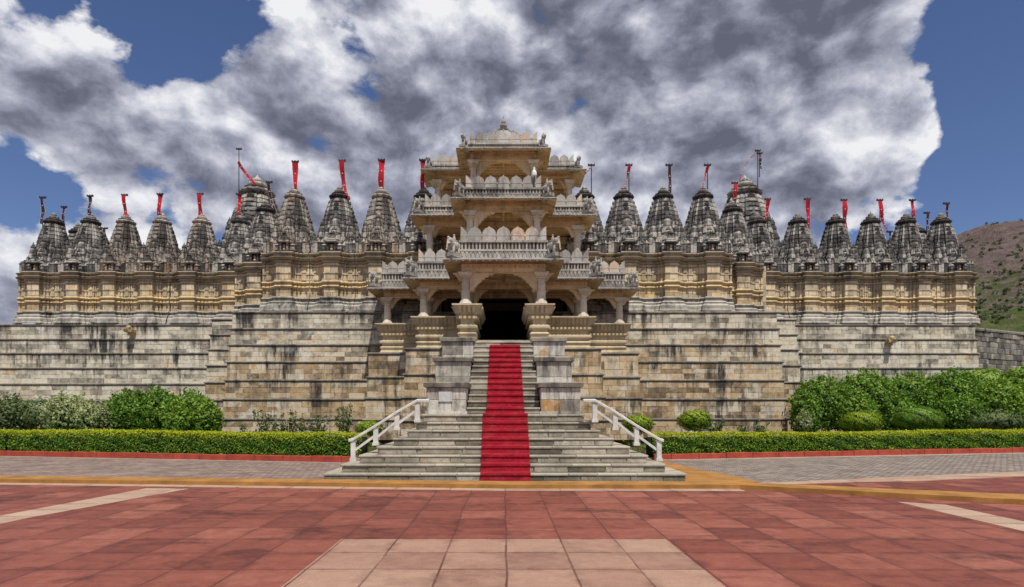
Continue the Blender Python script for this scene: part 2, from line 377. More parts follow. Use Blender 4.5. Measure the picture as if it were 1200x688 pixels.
# ------------------------------------------------------------------ mesh helpers
rng = random.Random(7)
class MB:
    def __init__(s):
        s.v, s.f, s.t = [], [], []
    def add(s, vs, fs, tone=None):
        k = len(s.v)
        s.v += [tuple(p) for p in vs]
        s.f += [tuple(i + k for i in f) for f in fs]
        if tone is None: tone = (rng.random(), rng.random(), 0)
        s.t += [tone] * len(fs)
        return s
    def box(s, x0, x1, y0, y1, z0, z1, tone=None):
        return s.add([(x0, y0, z0), (x1, y0, z0), (x1, y1, z0), (x0, y1, z0), (x0, y0, z1), (x1, y0, z1), (x1, y1, z1), (x0, y1, z1)],
                     [(0, 3, 2, 1), (4, 5, 6, 7), (0, 1, 5, 4), (1, 2, 6, 5), (2, 3, 7, 6), (3, 0, 4, 7)], tone)
    def frus(s, a, z0, b, z1, tone=None):       # a, b = (x0,x1,y0,y1) rectangles
        return s.add([(a[0], a[2], z0), (a[1], a[2], z0), (a[1], a[3], z0), (a[0], a[3], z0), (b[0], b[2], z1), (b[1], b[2], z1), (b[1], b[3], z1), (b[0], b[3], z1)],
                     [(0, 3, 2, 1), (4, 5, 6, 7), (0, 1, 5, 4), (1, 2, 6, 5), (2, 3, 7, 6), (3, 0, 4, 7)], tone)
    def obox(s, p, d, n, l, t, z0, z1, tone=None, bev=0.0):   # box along direction d from p, thickness t opposite normal n
        def q(a, b, z): return (p[0] + d[0] * a + n[0] * b, p[1] + d[1] * a + n[1] * b, z)
        if bev:
            e = bev
            vs = [q(0, -t, z0), q(l, -t, z0), q(l, -t, z1), q(0, -t, z1), q(0, -e, z0), q(l, -e, z0), q(l, -e, z1), q(0, -e, z1), q(e, 0, z0 + e), q(l - e, 0, z0 + e), q(l - e, 0, z1 - e), q(e, 0, z1 - e)]
            fs = [(0, 3, 2, 1), (0, 1, 5, 4), (1, 2, 6, 5), (2, 3, 7, 6), (3, 0, 4, 7), (4, 5, 9, 8), (5, 6, 10, 9), (6, 7, 11, 10), (7, 4, 8, 11), (8, 9, 10, 11)]
        else:
            vs = [q(0, -t, z0), q(l, -t, z0), q(l, -t, z1), q(0, -t, z1), q(0, 0, z0), q(l, 0, z0), q(l, 0, z1), q(0, 0, z1)]
            fs = [(0, 3, 2, 1), (0, 1, 5, 4), (1, 2, 6, 5), (2, 3, 7, 6), (3, 0, 4, 7), (4, 5, 6, 7)]
        return s.add(vs, fs, tone)
    def lathe(s, cx, cy, prof, n=12, tone=None, ribs=0, ribamp=0.0):   # prof: (r, z)
        vs, fs = [], []
        for r, z in prof:
            for i in range(n):
                a = 2 * math.pi * (i + .5) / n
                rr = r * (1 + (ribamp if i % 2 else -ribamp)) if ribs else r
                vs.append((cx + rr * math.cos(a), cy + rr * math.sin(a), z))
        for k in range(len(prof) - 1):
            for i in range(n):
                j = (i + 1) % n
                fs.append((k * n + i, k * n + j, (k + 1) * n + j, (k + 1) * n + i))
        fs.append(tuple(range(n))[::-1])
        fs.append(tuple((len(prof) - 1) * n + i for i in range(n)))
        return s.add(vs, fs, tone)
    def tube(s, pts, r, n=8, tone=None):
        pts = [Vector(p) for p in pts]
        vs, fs = [], []
        for i, p in enumerate(pts):
            d = (pts[min(i + 1, len(pts) - 1)] - pts[max(i - 1, 0)]).normalized()
            u = d.orthogonal().normalized(); w = d.cross(u)
            rr = r[i] if isinstance(r, (list, tuple)) else r
            for k in range(n):
                a = 2 * math.pi * k / n
                vs.append(tuple(p + u * rr * math.cos(a) + w * rr * math.sin(a)))
        for i in range(len(pts) - 1):
            for k in range(n):
                j = (k + 1) % n
                fs.append((i * n + k, i * n + j, (i + 1) * n + j, (i + 1) * n + k))
        fs.append(tuple(range(n))[::-1]); fs.append(tuple((len(pts) - 1) * n + k for k in range(n)))
        return s.add(vs, fs, tone)
    def poly(s, pts, z0, z1, tone=None):        # prism of an xy polygon
        n = len(pts)
        vs = [(x, y, z0) for x, y in pts] + [(x, y, z1) for x, y in pts]
        fs = [tuple(range(n))[::-1], tuple(range(n, 2 * n))] + [(i, (i + 1) % n, n + (i + 1) % n, n + i) for i in range(n)]
        return s.add(vs, fs, tone)
    def xz(s, pts, y0, y1, tone=None):          # prism of an xz outline
        n = len(pts)
        vs = [(x, y0, z) for x, z in pts] + [(x, y1, z) for x, z in pts]
        fs = [tuple(range(n)), tuple(range(n, 2 * n))[::-1]] + [((i + 1) % n, i, n + i, n + (i + 1) % n) for i in range(n)]
        return s.add(vs, fs, tone)
    def sweep(s, path, prof, tone=None, cap=True):   # prof: (offset outwards, z)
        rows = [offset_path(path, o) for o, z in prof]
        n, k = len(path), len(prof)
        vs = [(rows[j][i][0], rows[j][i][1], prof[j][1]) for j in range(k) for i in range(n)]
        for j in range(k - 1):
            tn = tone
            fs = [(j * n + i, j * n + i + 1, (j + 1) * n + i + 1, (j + 1) * n + i) for i in range(n - 1)]
            if j == 0:
                s.add(vs, fs, tn); base = len(s.v) - len(vs)
            else:
                t_ = tn if tn is not None else (rng.random(), rng.random(), 0)
                s.f += [tuple(q + base for q in f) for f in fs]; s.t += [t_] * len(fs)
        if cap:
            t_ = tone if tone is not None else (rng.random(), rng.random(), 0)
            s.f.append(tuple(base + j * n for j in range(k))); s.t.append(t_)
            s.f.append(tuple(base + j * n + n - 1 for j in range(k))[::-1]); s.t.append(t_)
        return s
    def build(s, name, mat, parent=None, smooth=False, loc=None, world=True):
        me = bpy.data.meshes.new(name)
        me.from_pydata(s.v, [], s.f)
        at = me.color_attributes.new('tone', 'FLOAT_COLOR', 'CORNER')
        ln = np.array([len(f) for f in s.f])
        tt = np.array([(t[0], t[1], t[2], 1.0) for t in s.t], dtype=np.float32)
        at.data.foreach_set('color', np.repeat(tt, ln, axis=0).ravel())
        me.materials.append(mat)
        if smooth: me.polygons.foreach_set('use_smooth', [True] * len(me.polygons))
        me.update()
        o = bpy.data.objects.new(name, me)
        col.objects.link(o)
        if parent is not None:
            o.parent = parent
            if world:
                w = Vector(parent.location)
                if parent.parent: w += Vector(parent.parent.location)
                o.location = -w
        if loc is not None: o.location = loc
        return o
def offset_path(path, o):
    out = []
    n = len(path)
    for i, p in enumerate(path):
        def nrm(a, b):
            dx, dy = b[0] - a[0], b[1] - a[1]
            l = math.hypot(dx, dy) or 1
            return (dy / l, -dx / l)
        n1 = nrm(path[i - 1], p) if i > 0 else None
        n2 = nrm(p, path[i + 1]) if i < n - 1 else None
        n1 = n1 or n2; n2 = n2 or n1
        den = 1 + n1[0] * n2[0] + n1[1] * n2[1]
        if den < .05: den = 2
        out.append((p[0] + o * (n1[0] + n2[0]) / den, p[1] + o * (n1[1] + n2[1]) / den))
    return out
def tag(o, label=None, cat=None, group=None, kind=None):
    if label: o['label'] = label
    if cat: o['category'] = cat
    if group: o['group'] = group
    if kind: o['kind'] = kind
    return o
def empty(name, loc, rz=0):
    o = bpy.data.objects.new(name, None)
    o.empty_display_size = .3
    col.objects.link(o)
    o.location = loc
    o.rotation_euler = (0, 0, rz)
    return o
def kids(o): return [c for c in bpy.data.objects if c.parent == o]
def copy_tree(o, parent=None):
    ch = TREE.get(o.name) or kids(o)
    TREE[o.name] = ch
    c = o.copy(); col.objects.link(c)
    if parent is not None: c.parent = parent
    for k in ch: copy_tree(k, c)
    return c
TREE = {}
def unit(a, b):
    dx, dy = b[0] - a[0], b[1] - a[1]; l = math.hypot(dx, dy)
    return (dx / l, dy / l), (dy / l, -dx / l), l

# ------------------------------------------------------------------ ground
def sheet(name, pts, z0, z1, mat):
    o = MB().poly(pts, z0, z1).build(name, mat)
    tag(o, kind='structure'); return o
M['ground'] = flat('dry_ground', (.20, .17, .10), .95, .3, .35, .5)
sheet('ground', [(-1500, -300), (1500, -300), (1500, 2500), (-1500, 2500)], -1.0, -.012, M['ground'])
front = [(-60, 19.0), (-10.98, 13.4), (0, 12.39), (4.75, 12.35), (8.7, 10.35), (14, 8.6), (40, 1)]
sheet('plaza_paving', [(-60, -12), (60, -12), (60, -4)] + front[::-1], -.3, 0, M['plaza'])
sheet('tan_paving', [(-2.0, -12), (2.0, -12), (2.0, 7.58), (-2.0, 7.58)], -.2, .004, M['tan'])
sheet('cream_strip', [(-7.62, -12), (-7.05, -12), (-7.02, 9.0), (-6.35, 12.4), (-7.25, 12.45), (-7.6, 9.0)], -.2, .004, M['cream'])
sheet('cream_strip', [(6.9, -12), (7.5, -12), (7.42, 10.32), (6.82, 10.64)], -.2, .004, M['cream'])
edge_in = [(x, y - .30) for x, y in front[:4]]
sheet('cream_strip', [(-60, 18.3)] + edge_in[1:] + [(front[3])] + front[:3][::-1], -.2, .006, M['cream'])
# ochre painted kerb between plaza and approach
back = [(-60, 19.75), (-10.98, 14.08), (0, 13.02), (4.1, 13.0), (4.75, 12.95), (8.9, 11.15), (14.3, 9.4), (40, 2)]
sheet('ochre_kerb', front + back[::-1], -.2, .085, M['amber'])
sheet('ochre_apron', [(4.0, 12.9), (4.78, 12.9), (5.55, 13.35), (5.5, 14.4), (5.1, 16.2), (4.92, 18.5), (4.0, 18.5)], -.2, .03, M['amber'])
# hedge lines: kerb polyline each side
KL = [(-34, 24.6), (-17.1, 20.9), (-4.85, 18.35), (-4.3, 18.3)]
KR = [(4.75, 19.35), (5.3, 19.4), (19.5, 22.6), (36, 26.4)]
sheet('brick_path', [(-60, 19.4), (-10.98, 13.8), (0, 12.8), (0, 18.6), (-4.3, 18.6)] + KL[1::-1] + [(-60, 30)], -.2, .010, M['brick_path'])
sheet('cobble_path', [(4.0, 13.2), (5.0, 13.0), (13.4, 15.8), (40, 24), (60, 31), (36, 26.6), (19.5, 22.8), (5.3, 19.5), (4.0, 19.4)], -.2, .010, M['cobble_path'])
sheet('red_side_paving', [(4.9, 12.6), (8.8, 10.8), (14.2, 9.1), (40, 1.6), (60, 1.6), (60, 32), (40, 24), (13.4, 15.8), (5.0, 13.0)], -.25, .007, M['plaza'])
sheet('cream_strip', [(5.3, 12.95), (9.5, 13.75), (13.2, 14.9), (40, 23.0), (40, 24.0), (13.4, 15.8), (5.2, 13.15)], -.2, .016, M['cream'])
sheet('garden_bed', [(-60, 33), (-34, 24.7), (-17.1, 21.0), (-4.85, 18.45), (-3, 18.4), (-3, 33)], -.2, .06, M['soil'])
sheet('garden_bed', [(3, 33), (3, 19.4), (5.3, 19.5), (19.5, 22.7), (36, 26.5), (60, 34), (60, 40), (24, 40), (24, 33)], -.2, .06, M['soil'])

def path_walk(path, step):
    for a, b in zip(path[:-1], path[1:]):
        d, n, l = unit(a, b)
        k = max(1, round(l / step))
        for i in range(k):
            yield (a[0] + d[0] * l * i / k, a[1] + d[1] * l * i / k), d, n, l / k
for path, side in ((KL, 'left'), (KR, 'right')):
    mb = MB()
    for p, d, n, l in path_walk(path, .95):
        mb.obox((p[0] + d[0] * .006, p[1] + d[1] * .006), d, n, l - .012, .14, -.05, .20 + rng.uniform(-.008, .008), bev=.01)
    o = mb.build('kerb', M['red_kerb'])
    tag(o, 'red painted stone kerb along the foot of the %s hedge' % side, 'kerb', 'red kerbs in front of the hedges')
    off = offset_path(path, .16)
    pf = offset_path(path, .0)
    sheet('kerb_apron', off + pf[::-1], -.1, .022, M['tread'])

# ------------------------------------------------------------------ hills
def hill(name, x0, x1, y0, y1, fn, nx, ny, mat):
    xs = np.linspace(x0, x1, nx); ys = np.linspace(y0, y1, ny)
    v = [(x, y, fn(x, y)) for y in ys for x in xs]
    f = [(j * nx + i, j * nx + i + 1, (j + 1) * nx + i + 1, (j + 1) * nx + i) for j in range(ny - 1) for i in range(nx - 1)]
    mb = MB(); mb.v = v; mb.f = f; mb.t = [(.5, .5, 0)] * len(f)
    o = mb.build(name, mat, smooth=True); tag(o, kind='structure'); return o
from mathutils import noise as mnoise
def hz(x, y):
    # broad dome with gullies running down its face
    r = math.hypot((x - 330) / 190, (y - 420) / 190)
    h = 117 * math.exp(-r ** 2.4 * .9)
    p = Vector((x, y, 0))
    g = mnoise.fractal(p * .012, 1.0, 2.0, 6) * 11 + mnoise.fractal(Vector((x * .03, y * .012, 2)), .9, 2.1, 5) * 6
    return h + g * min(1, h / 30) - 2
m, t, b = newmat('hill_rock_and_scrub')
P = t.n('ShaderNodeNewGeometry').outputs['Position']
s = t.n('ShaderNodeSeparateXYZ', ins={0: P})
n1_ = t.noise(P, .035, 8, .65); n2_ = t.noise(P, .18, 7, .7); n3_ = t.noise(t.v('MULTIPLY', P, (1, 1, .3)), .5, 6, .75)
rock = t.ramp(t.m('ADD', t.m('MULTIPLY', n2_, .6), t.m('MULTIPLY', n3_, .4)), [(.3, (.065, .048, .046)), (.5, (.175, .125, .112)), (.7, (.32, .24, .21))])
veg = t.ramp(n2_, [(.3, (.05, .08, .022)), (.5, (.10, .135, .035)), (.7, (.20, .18, .09))])
hh = t.m('ADD', s.outputs[2], t.m('MULTIPLY', t.m('SUBTRACT', n1_, .5), 90.0))
hh = t.m('ADD', hh, t.m('MULTIPLY', t.m('SUBTRACT', n2_, .5), 90.0))
c = t.mix(t.mapr(hh, 48, 66), veg, rock)
finish(t, b, c, .95, t.m('ADD', n2_, n3_), 1.0, 3.0)
M['hill'] = m
hill('hills', 60, 620, 240, 640, hz, 150, 110, M['hill'])
def hz2(x, y):
    r = math.hypot((x + 650) / 420, (y - 1250) / 250)
    return 70 * math.exp(-r ** 2) + mnoise.fractal(Vector((x, y, 0)) * .006, 1, 2, 5) * 9 - 22
hill('distant_hills', -1400, 100, 900, 1600, hz2, 60, 40, M['hill'])

# ------------------------------------------------------------------ leaves
def leaf_mesh(name, pts, nrm, size, mat, tip=None, core=None, seed=1, aspect=.55):
    r = np.random.default_rng(seed)
    n = len(pts)
    d = nrm + r.normal(0, .75, (n, 3)); d /= np.linalg.norm(d, axis=1, keepdims=True) + 1e-9
    a = np.cross(d, r.normal(0, 1, (n, 3))); a /= np.linalg.norm(a, axis=1, keepdims=True) + 1e-9
    bb = np.cross(d, a)
    s = size * r.uniform(.6, 1.35, (n, 1))
    a = a * s; bb = bb * s * aspect
    fold = d * s * .18
    v = np.stack([pts - a, pts - bb * 1.0 + fold, pts + a, pts + bb * 1.0 + fold], 1).reshape(-1, 3)
    nf = n
    idx = np.arange(4 * n, dtype=np.int32)
    me = bpy.data.meshes.new(name)
    cv, cf = ([], []) if core is None else core
    allv = np.concatenate([v, np.array(cv, dtype=float).reshape(-1, 3)]) if len(cv) else v
    me.vertices.add(len(allv)); me.vertices.foreach_set('co', allv.astype(np.float32).ravel())
    loops = [idx]; starts = list(range(0, 4 * n, 4)); k = 4 * n
    cl = []
    for f in cf:
        starts.append(k); k += len(f); cl += [q + 4 * n for q in f]
    li = np.concatenate([idx, np.array(cl, dtype=np.int32)]) if cl else idx
    me.loops.add(len(li)); me.loops.foreach_set('vertex_index', li)
    me.polygons.add(len(starts)); me.polygons.foreach_set('loop_start', starts)
    me.polygons.foreach_set('material_index', [0] * n + [1] * len(cf))
    me.update(calc_edges=True)
    at = me.color_attributes.new('tone', 'FLOAT_COLOR', 'CORNER')
    tr = r.random(n)
    tg = np.zeros(n) if tip is None else tip
    c = np.stack([tr, tg, np.zeros(n), np.ones(n)], 1)
    c = np.repeat(c, 4, axis=0)
    if cl: c = np.concatenate([c, np.tile([[.5, 0, 0, 1]], (len(cl), 1))])
    at.data.foreach_set('color', c.astype(np.float32).ravel())
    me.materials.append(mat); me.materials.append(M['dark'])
    o = bpy.data.objects.new(name, me); col.objects.link(o)
    return o
def hedge(path, width, z0, z1, seed, label, back_off=.2):
    r = np.random.default_rng(seed)
    P_, N_, T_ = [], [], []
    core = MB()
    ph = seed * 1.7
    for a, b_ in zip(path[:-1], path[1:]):
        d, n, l = unit(a, b_)
        n3 = np.array([n[0], n[1], 0])
        a3 = np.array([a[0], a[1], 0.0]); d3 = np.array([d[0], d[1], 0])
        dens_ = 1500
        def bump(u): return .035 * np.sin(u * .9 + ph) + .02 * np.sin(u * 4.3 + 2 * ph) + .012 * np.sin(u * 9.1)
        h = z1 - z0
        cnt = int(l * h * dens_)
        u = r.uniform(0, l, cnt); q = r.random(cnt)
        z = z0 + .03 + q * h
        off = -back_off + bump(u) + .02 * np.sin(z * 17 + u * 5) - .10 * np.clip((.25 - q) * 4, 0, 1) * 0 + r.normal(0, .018, cnt) - .08 * np.clip((q - .85) / .15, 0, 1)
        P_.append(a3 + d3 * u[:, None] + n3 * off[:, None] + np.array([0, 0, 1]) * (z + bump(u * .7) * .6)[:, None])
        N_.append(np.tile(n3 + np.array([0, 0, .4]), (cnt, 1)))
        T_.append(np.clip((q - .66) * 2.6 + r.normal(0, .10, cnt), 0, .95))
        cnt = int(l * width * dens_ * .8)
        u = r.uniform(0, l, cnt); w = r.random(cnt)
        P_.append(a3 + d3 * u[:, None] - n3 * (back_off + w * width)[:, None] + np.array([0, 0, 1]) * (z1 + bump(u * .7) * .6 + r.normal(0, .025, cnt))[:, None])
        N_.append(np.tile([0, 0, 1.0], (cnt, 1)))
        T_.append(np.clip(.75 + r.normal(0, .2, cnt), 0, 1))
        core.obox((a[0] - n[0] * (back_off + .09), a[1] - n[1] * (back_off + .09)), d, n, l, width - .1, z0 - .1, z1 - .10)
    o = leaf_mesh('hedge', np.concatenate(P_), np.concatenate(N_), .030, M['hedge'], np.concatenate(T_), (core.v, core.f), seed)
    return o
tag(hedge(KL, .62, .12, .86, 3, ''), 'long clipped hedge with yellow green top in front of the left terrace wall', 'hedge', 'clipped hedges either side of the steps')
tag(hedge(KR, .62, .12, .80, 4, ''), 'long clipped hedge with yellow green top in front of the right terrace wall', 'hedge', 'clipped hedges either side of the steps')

def shrub(name, lumps, leaf, mat, seed, label, cat='shrub', group=None, dens_=620, tipamt=.25, stems=True, core=True, droop=0.0, fuzz=.07, tiptop=True):
    """lumps: (x, y, z, rx, ry, rz) ellipsoids that together make the plant's outline"""
    r = np.random.default_rng(seed)
    cx = sum(l[0] for l in lumps) / len(lumps); cy = sum(l[1] for l in lumps) / len(lumps)
    root = empty(name, (cx, cy, .05))
    P_, N_, T_ = [], [], []
    cm = MB()
    for li, (x, y, z, rx, ry, rz) in enumerate(lumps):
        n = int(dens_ * (rx * ry + rx * rz + ry * rz) * 4)
        d = r.normal(0, 1, (n, 3)); d /= np.linalg.norm(d, axis=1, keepdims=True)
        lob = 1 + .10 * np.sin(d[:, 0] * 7 + li) * np.cos(d[:, 2] * 6 + li * 2) + .07 * np.sin(d[:, 0] * 15 + d[:, 2] * 13 + li)
        rad = (lob + r.normal(0, fuzz, n) - np.abs(r.normal(0, .10, n)))[:, None]
        p = np.array([x, y, z]) + d * rad * np.array([rx, ry, rz])
        keep = p[:, 2] > .05
        for lj, L in enumerate(lumps):
            if lj == li: continue
            q = (p - np.array(L[:3])) / np.array(L[3:])
            keep &= (q ** 2).sum(1) > .55
        P_.append(p[keep]); N_.append(d[keep])
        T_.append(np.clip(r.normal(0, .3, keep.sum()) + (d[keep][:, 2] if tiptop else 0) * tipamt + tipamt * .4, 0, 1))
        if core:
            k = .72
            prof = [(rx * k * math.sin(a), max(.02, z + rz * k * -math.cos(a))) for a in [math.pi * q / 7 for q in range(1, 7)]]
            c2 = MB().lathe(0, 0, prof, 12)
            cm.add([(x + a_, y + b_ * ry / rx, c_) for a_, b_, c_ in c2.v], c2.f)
    # stray shoots that break the outline
    for (x, y, z, rx, ry, rz) in lumps if core and name == 'shrub' else ():
        for k in range(26):
            a = r.normal(0, 1, 3); a[2] = abs(a[2]) + .35; a[1] = -abs(a[1]) * .6; a /= np.linalg.norm(a)
            b0 = np.array([x, y, z]) + a * np.array([rx, ry, rz]) * .95
            g_ = a * .35 + np.array([0, 0, .75]) + r.normal(0, .2, 3); ln = r.uniform(.08, .30)
            q_ = int(ln * 60); tt_ = r.random((q_, 1))
            P_.append(b0 + g_ * tt_ * ln + r.normal(0, .035, (q_, 3))); N_.append(r.normal(0, 1, (q_, 3))); T_.append(np.clip(r.normal(tipamt, .3, q_), 0, 1))
    P_ = np.concatenate(P_) - np.array([cx, cy, .05])
    o = leaf_mesh('foliage', P_, np.concatenate(N_), leaf, mat, np.concatenate(T_), ([(a - cx, b_ - cy, c_ - .05) for a, b_, c_ in cm.v], cm.f) if core else None, seed)
    o.parent = root
    if stems:
        rr = random.Random(seed)
        sm = MB()
        for L in lumps:
            for k in range(3):
                x0 = L[0] + rr.uniform(-.2, .2); y0 = L[1] + rr.uniform(-.2, .2)
                tx = L[0] + rr.uniform(-.8, .8) * L[3]; ty = L[1] + rr.uniform(-.5, .5) * L[4]
                sm.tube([(x0, y0, 0), ((x0 + tx) / 2, (y0 + ty) / 2, L[2] * .6), (tx, ty, L[2] + L[5] * .5)], [.022, .016, .006], 5)
        sm.build('stem', M['stem'], root)
    tag(root, label, cat, group)
    return root
def at(px, py, D): return ((px - 590) * D / 720, D, 1.6 + (480 - py) * D / 720)
def lump(px, py, D, wpx, hpx, ry=.8):
    x, y, z = at(px, py, D); k = D / 720
    return (x, y, z, wpx * k, ry, hpx * k)
# left: pale variegated bush, big green bush, small twiggy plants
shrub('shrub', [lump(8, 492, 24, 30, 26, 1.0), lump(-40, 496, 24, 40, 30, 1.0)], .055, M['sage'], 11, 'loose grey green shrub at the far left end of the hedge', tipamt=.35, dens_=380)
shrub('shrub', [lump(48, 488, 24.4, 26, 22, .8)], .055, M['sage'], 12, 'thin twiggy shrub with bare stems left of the pale cream bush', tipamt=.2, dens_=260, core=False)
shrub('shrub', [lump(82, 489, 23.6, 26, 24, .9), lump(112, 493, 23.4, 20, 19, .8)], .055, M['palebush'], 13, 'pale cream and green variegated bush left of the big dark bush', tipamt=.55, dens_=420)
shrub('shrub', [lump(153, 487, 24.4, 27, 26, 1.0), lump(186, 486, 24.8, 26, 28, 1.0)], .055, M['green'], 14, 'large dense dark green bush against the left terrace wall', tipamt=.12, dens_=520)
shrub('shrub', [lump(222, 488, 24.4, 27, 27, 1.0), lump(243, 494, 24.2, 14, 22, .8), lump(212, 498, 23.6, 16, 16, .7)], .06, M['green'], 15, 'bright green leggy bush right of the dark bush at the left wall corner', tipamt=.4, dens_=430)
def weed(px, py, D, n, hpx, seed, label, flower=False):
    rr = random.Random(seed)
    x, y, _ = at(px, py, D); k = D / 720
    root = empty('weedy_plant', (x, y, .05))
    sm = MB(); P_, N_ = [], []
    for i in range(n):
        a = rr.uniform(0, 6.28); h = hpx * k * rr.uniform(.55, 1.0); sp = rr.uniform(.1, .45)
        pts = [(sp * t_ * math.cos(a) * h, sp * t_ * math.sin(a) * h * .6, h * t_ ** .9) for t_ in (0, .35, .7, 1)]
        sm.tube(pts, [.011, .009, .006, .003], 4)
        for q in range(44):
            t_ = rr.uniform(.35, 1)
            P_.append((sp * t_ * math.cos(a) * h + rr.gauss(0, .06), sp * t_ * math.sin(a) * h * .6 + rr.gauss(0, .06), h * t_ ** .9 + rr.gauss(0, .04)))
            N_.append((rr.gauss(0, 1), rr.gauss(0, 1), 1))
    o = leaf_mesh('foliage', np.array(P_), np.array(N_), .055, M['sage'], None, None, seed); o.parent = root
    sm.build('stem', M['stem'], root, world=False)
    tag(root, label, 'plant', 'weedy plants at the foot of the front walls')
for i, (px, py, hp, n, lab) in enumerate([(292, 508, 28, 8, 'first weedy plant from the left at the foot of the left front wall'), (312, 508, 50, 9, 'tall wiry plant in front of the left front wall'),
        (330, 508, 44, 10, 'bushy weed between two others at the left front wall'), (352, 508, 46, 10, 'weedy plant near the middle of the left front wall'),
        (374, 508, 40, 10, 'low bare stemmed weed on the left front wall right half'), (404, 508, 52, 11, 'leafy tall weed beside the left bastion'),
        (838, 504, 34, 9, 'weedy plant right of the round bush at the right front wall'), (868, 504, 30, 9, 'thin weed at the middle of the right front wall'),
        (893, 504, 34, 10, 'weedy plant near the right corner of the front wall')]):
    weed(px, py, 24.2, n, hp, 50 + i, lab)
# right side
def ball(px, py, D, wpx, hpx, seed, label, name='topiary_bush', mat='hedge'):
    shrub(name, [lump(px, py, D, wpx, hpx, wpx * D / 720 * .9)], .030, M[mat], seed, label, 'topiary', 'clipped round bushes', dens_=1500, tipamt=.28, stems=False, fuzz=.02)
ball(433, 502, 20.6, 17, 9, 21, 'low clipped bush beside the left marble railing')
ball(747, 497, 21.2, 19, 11, 22, 'low clipped bush beside the right marble railing')
ball(814, 493, 22.3, 20, 13, 23, 'round clipped bush standing alone before the right front wall')
ball(1009, 495, 23.4, 23, 13, 24, 'yellowish round clipped bush under the tall shrubs')
ball(1076, 492, 24.0, 27, 15, 25, 'largest round clipped bush at the right of the yellowish one', mat='green')
G = 'tall shrubs along the right terrace wall'
shrub('shrub', [lump(962, 474, 26.4, 32, 30, 1.0), lump(944, 488, 25.8, 14, 26, .8)], .06, M['green'], 31, 'dark leafy shrub at the left end of the right wall shrubbery', group=G, tipamt=.2, dens_=430)
shrub('shrub', [lump(1012, 468, 27, 34, 30, 1.1), lump(1000, 486, 26, 26, 22, .8)], .06, M['green'], 32, 'bright green shrub behind the yellowish clipped ball', group=G, tipamt=.35, dens_=430)
shrub('shrub', [lump(1062, 470, 27.2, 34, 30, 1.1), lump(1050, 488, 26.4, 24, 20, .8)], .06, M['green'], 33, 'wide shrub behind the largest clipped ball', group=G, tipamt=.25, dens_=430)
shrub('shrub', [lump(1112, 468, 27.2, 32, 32, 1.1), lump(1120, 488, 26, 30, 22, .9)], .06, M['green'], 34, 'dark shrub right of the largest clipped ball by the wall corner', group=G, tipamt=.15, dens_=430)
shrub('shrub', [lump(1150, 456, 29, 30, 22, 1.2), lump(1165, 474, 27, 32, 26, 1.1)], .07, M['green'], 35, 'light green shrub rising in front of the rough dark wall', group=G, tipamt=.5, dens_=380)
shrub('shrub', [lump(1205, 460, 28, 34, 30, 1.2), lump(1200, 486, 26.4, 36, 22, 1.0)], .07, M['green'], 36, 'light green shrub at the right edge of the photo', group=G, tipamt=.45, dens_=380)
shrub('shrub', [lump(1166, 494, 25.4, 40, 11, .7)], .05, M['sage'], 37, 'low grey green shrub between hedge and tall shrubs on the right', tipamt=.3, dens_=420)
shrub('shrub', [lump(942, 498, 25, 9, 10, .4)], .05, M['palebush'], 38, 'small pale shrub at the right corner of the front wall', tipamt=.4, dens_=420)
# ground cover in the beds (grass)
r_ = np.random.default_rng(5)
n = 26000
side = r_.random(n) < .5
x = np.where(side, r_.uniform(-30, -4.6, n), r_.uniform(4.6, 34, n))
ylo = np.where(side, np.interp(x, [-34, -17.1, -4.85], [24.7, 21.0, 18.5]) + .8, np.interp(x, [5.3, 19.5, 36], [19.5, 22.7, 26.5]) + .8)
y = ylo + r_.random(n) * 4.5
pg = np.stack([x, y, .08 + r_.random(n) ** 2 * .35], 1)
o = leaf_mesh('grass', pg, np.tile([1.0, -.4, 0], (n, 1)), .09, M['grass'], None, None, 6, aspect=.14)
tag(o, 'rough grass and ground cover in the beds behind the hedges', 'grass', kind='stuff')
# scrub on the hillside
n = 20000
x = r_.uniform(150, 460, n); y = r_.uniform(260, 480, n)
z = np.array([hz(a, b_) for a, b_ in zip(x, y)])
k = (z > 1) & (r_.random(n) < np.clip(1.3 - z / 60, .10, 1) * np.array([.15 + .85 * (mnoise.noise(Vector((a_ * .03, b_ * .03, 0))) > -.05) for a_, b_ in zip(x, y)]))
x, y, z = x[k], y[k], z[k]
q = 22
base = np.repeat(np.stack([x, y, z], 1), q, axis=0)
dd = r_.normal(0, 1, base.shape); dd /= np.linalg.norm(dd, axis=1, keepdims=True)
sz = np.repeat(r_.uniform(.35, 1.1, len(x)), q)[:, None]
o = leaf_mesh('hill_scrub', base + dd * sz * np.array([1, 1, .7]) + np.array([0, 0, .5]) * sz, dd, .5, M['scrub'], None, None, 8)
tag(o, 'scattered scrub bushes over the hillside', 'scrub', kind='stuff')

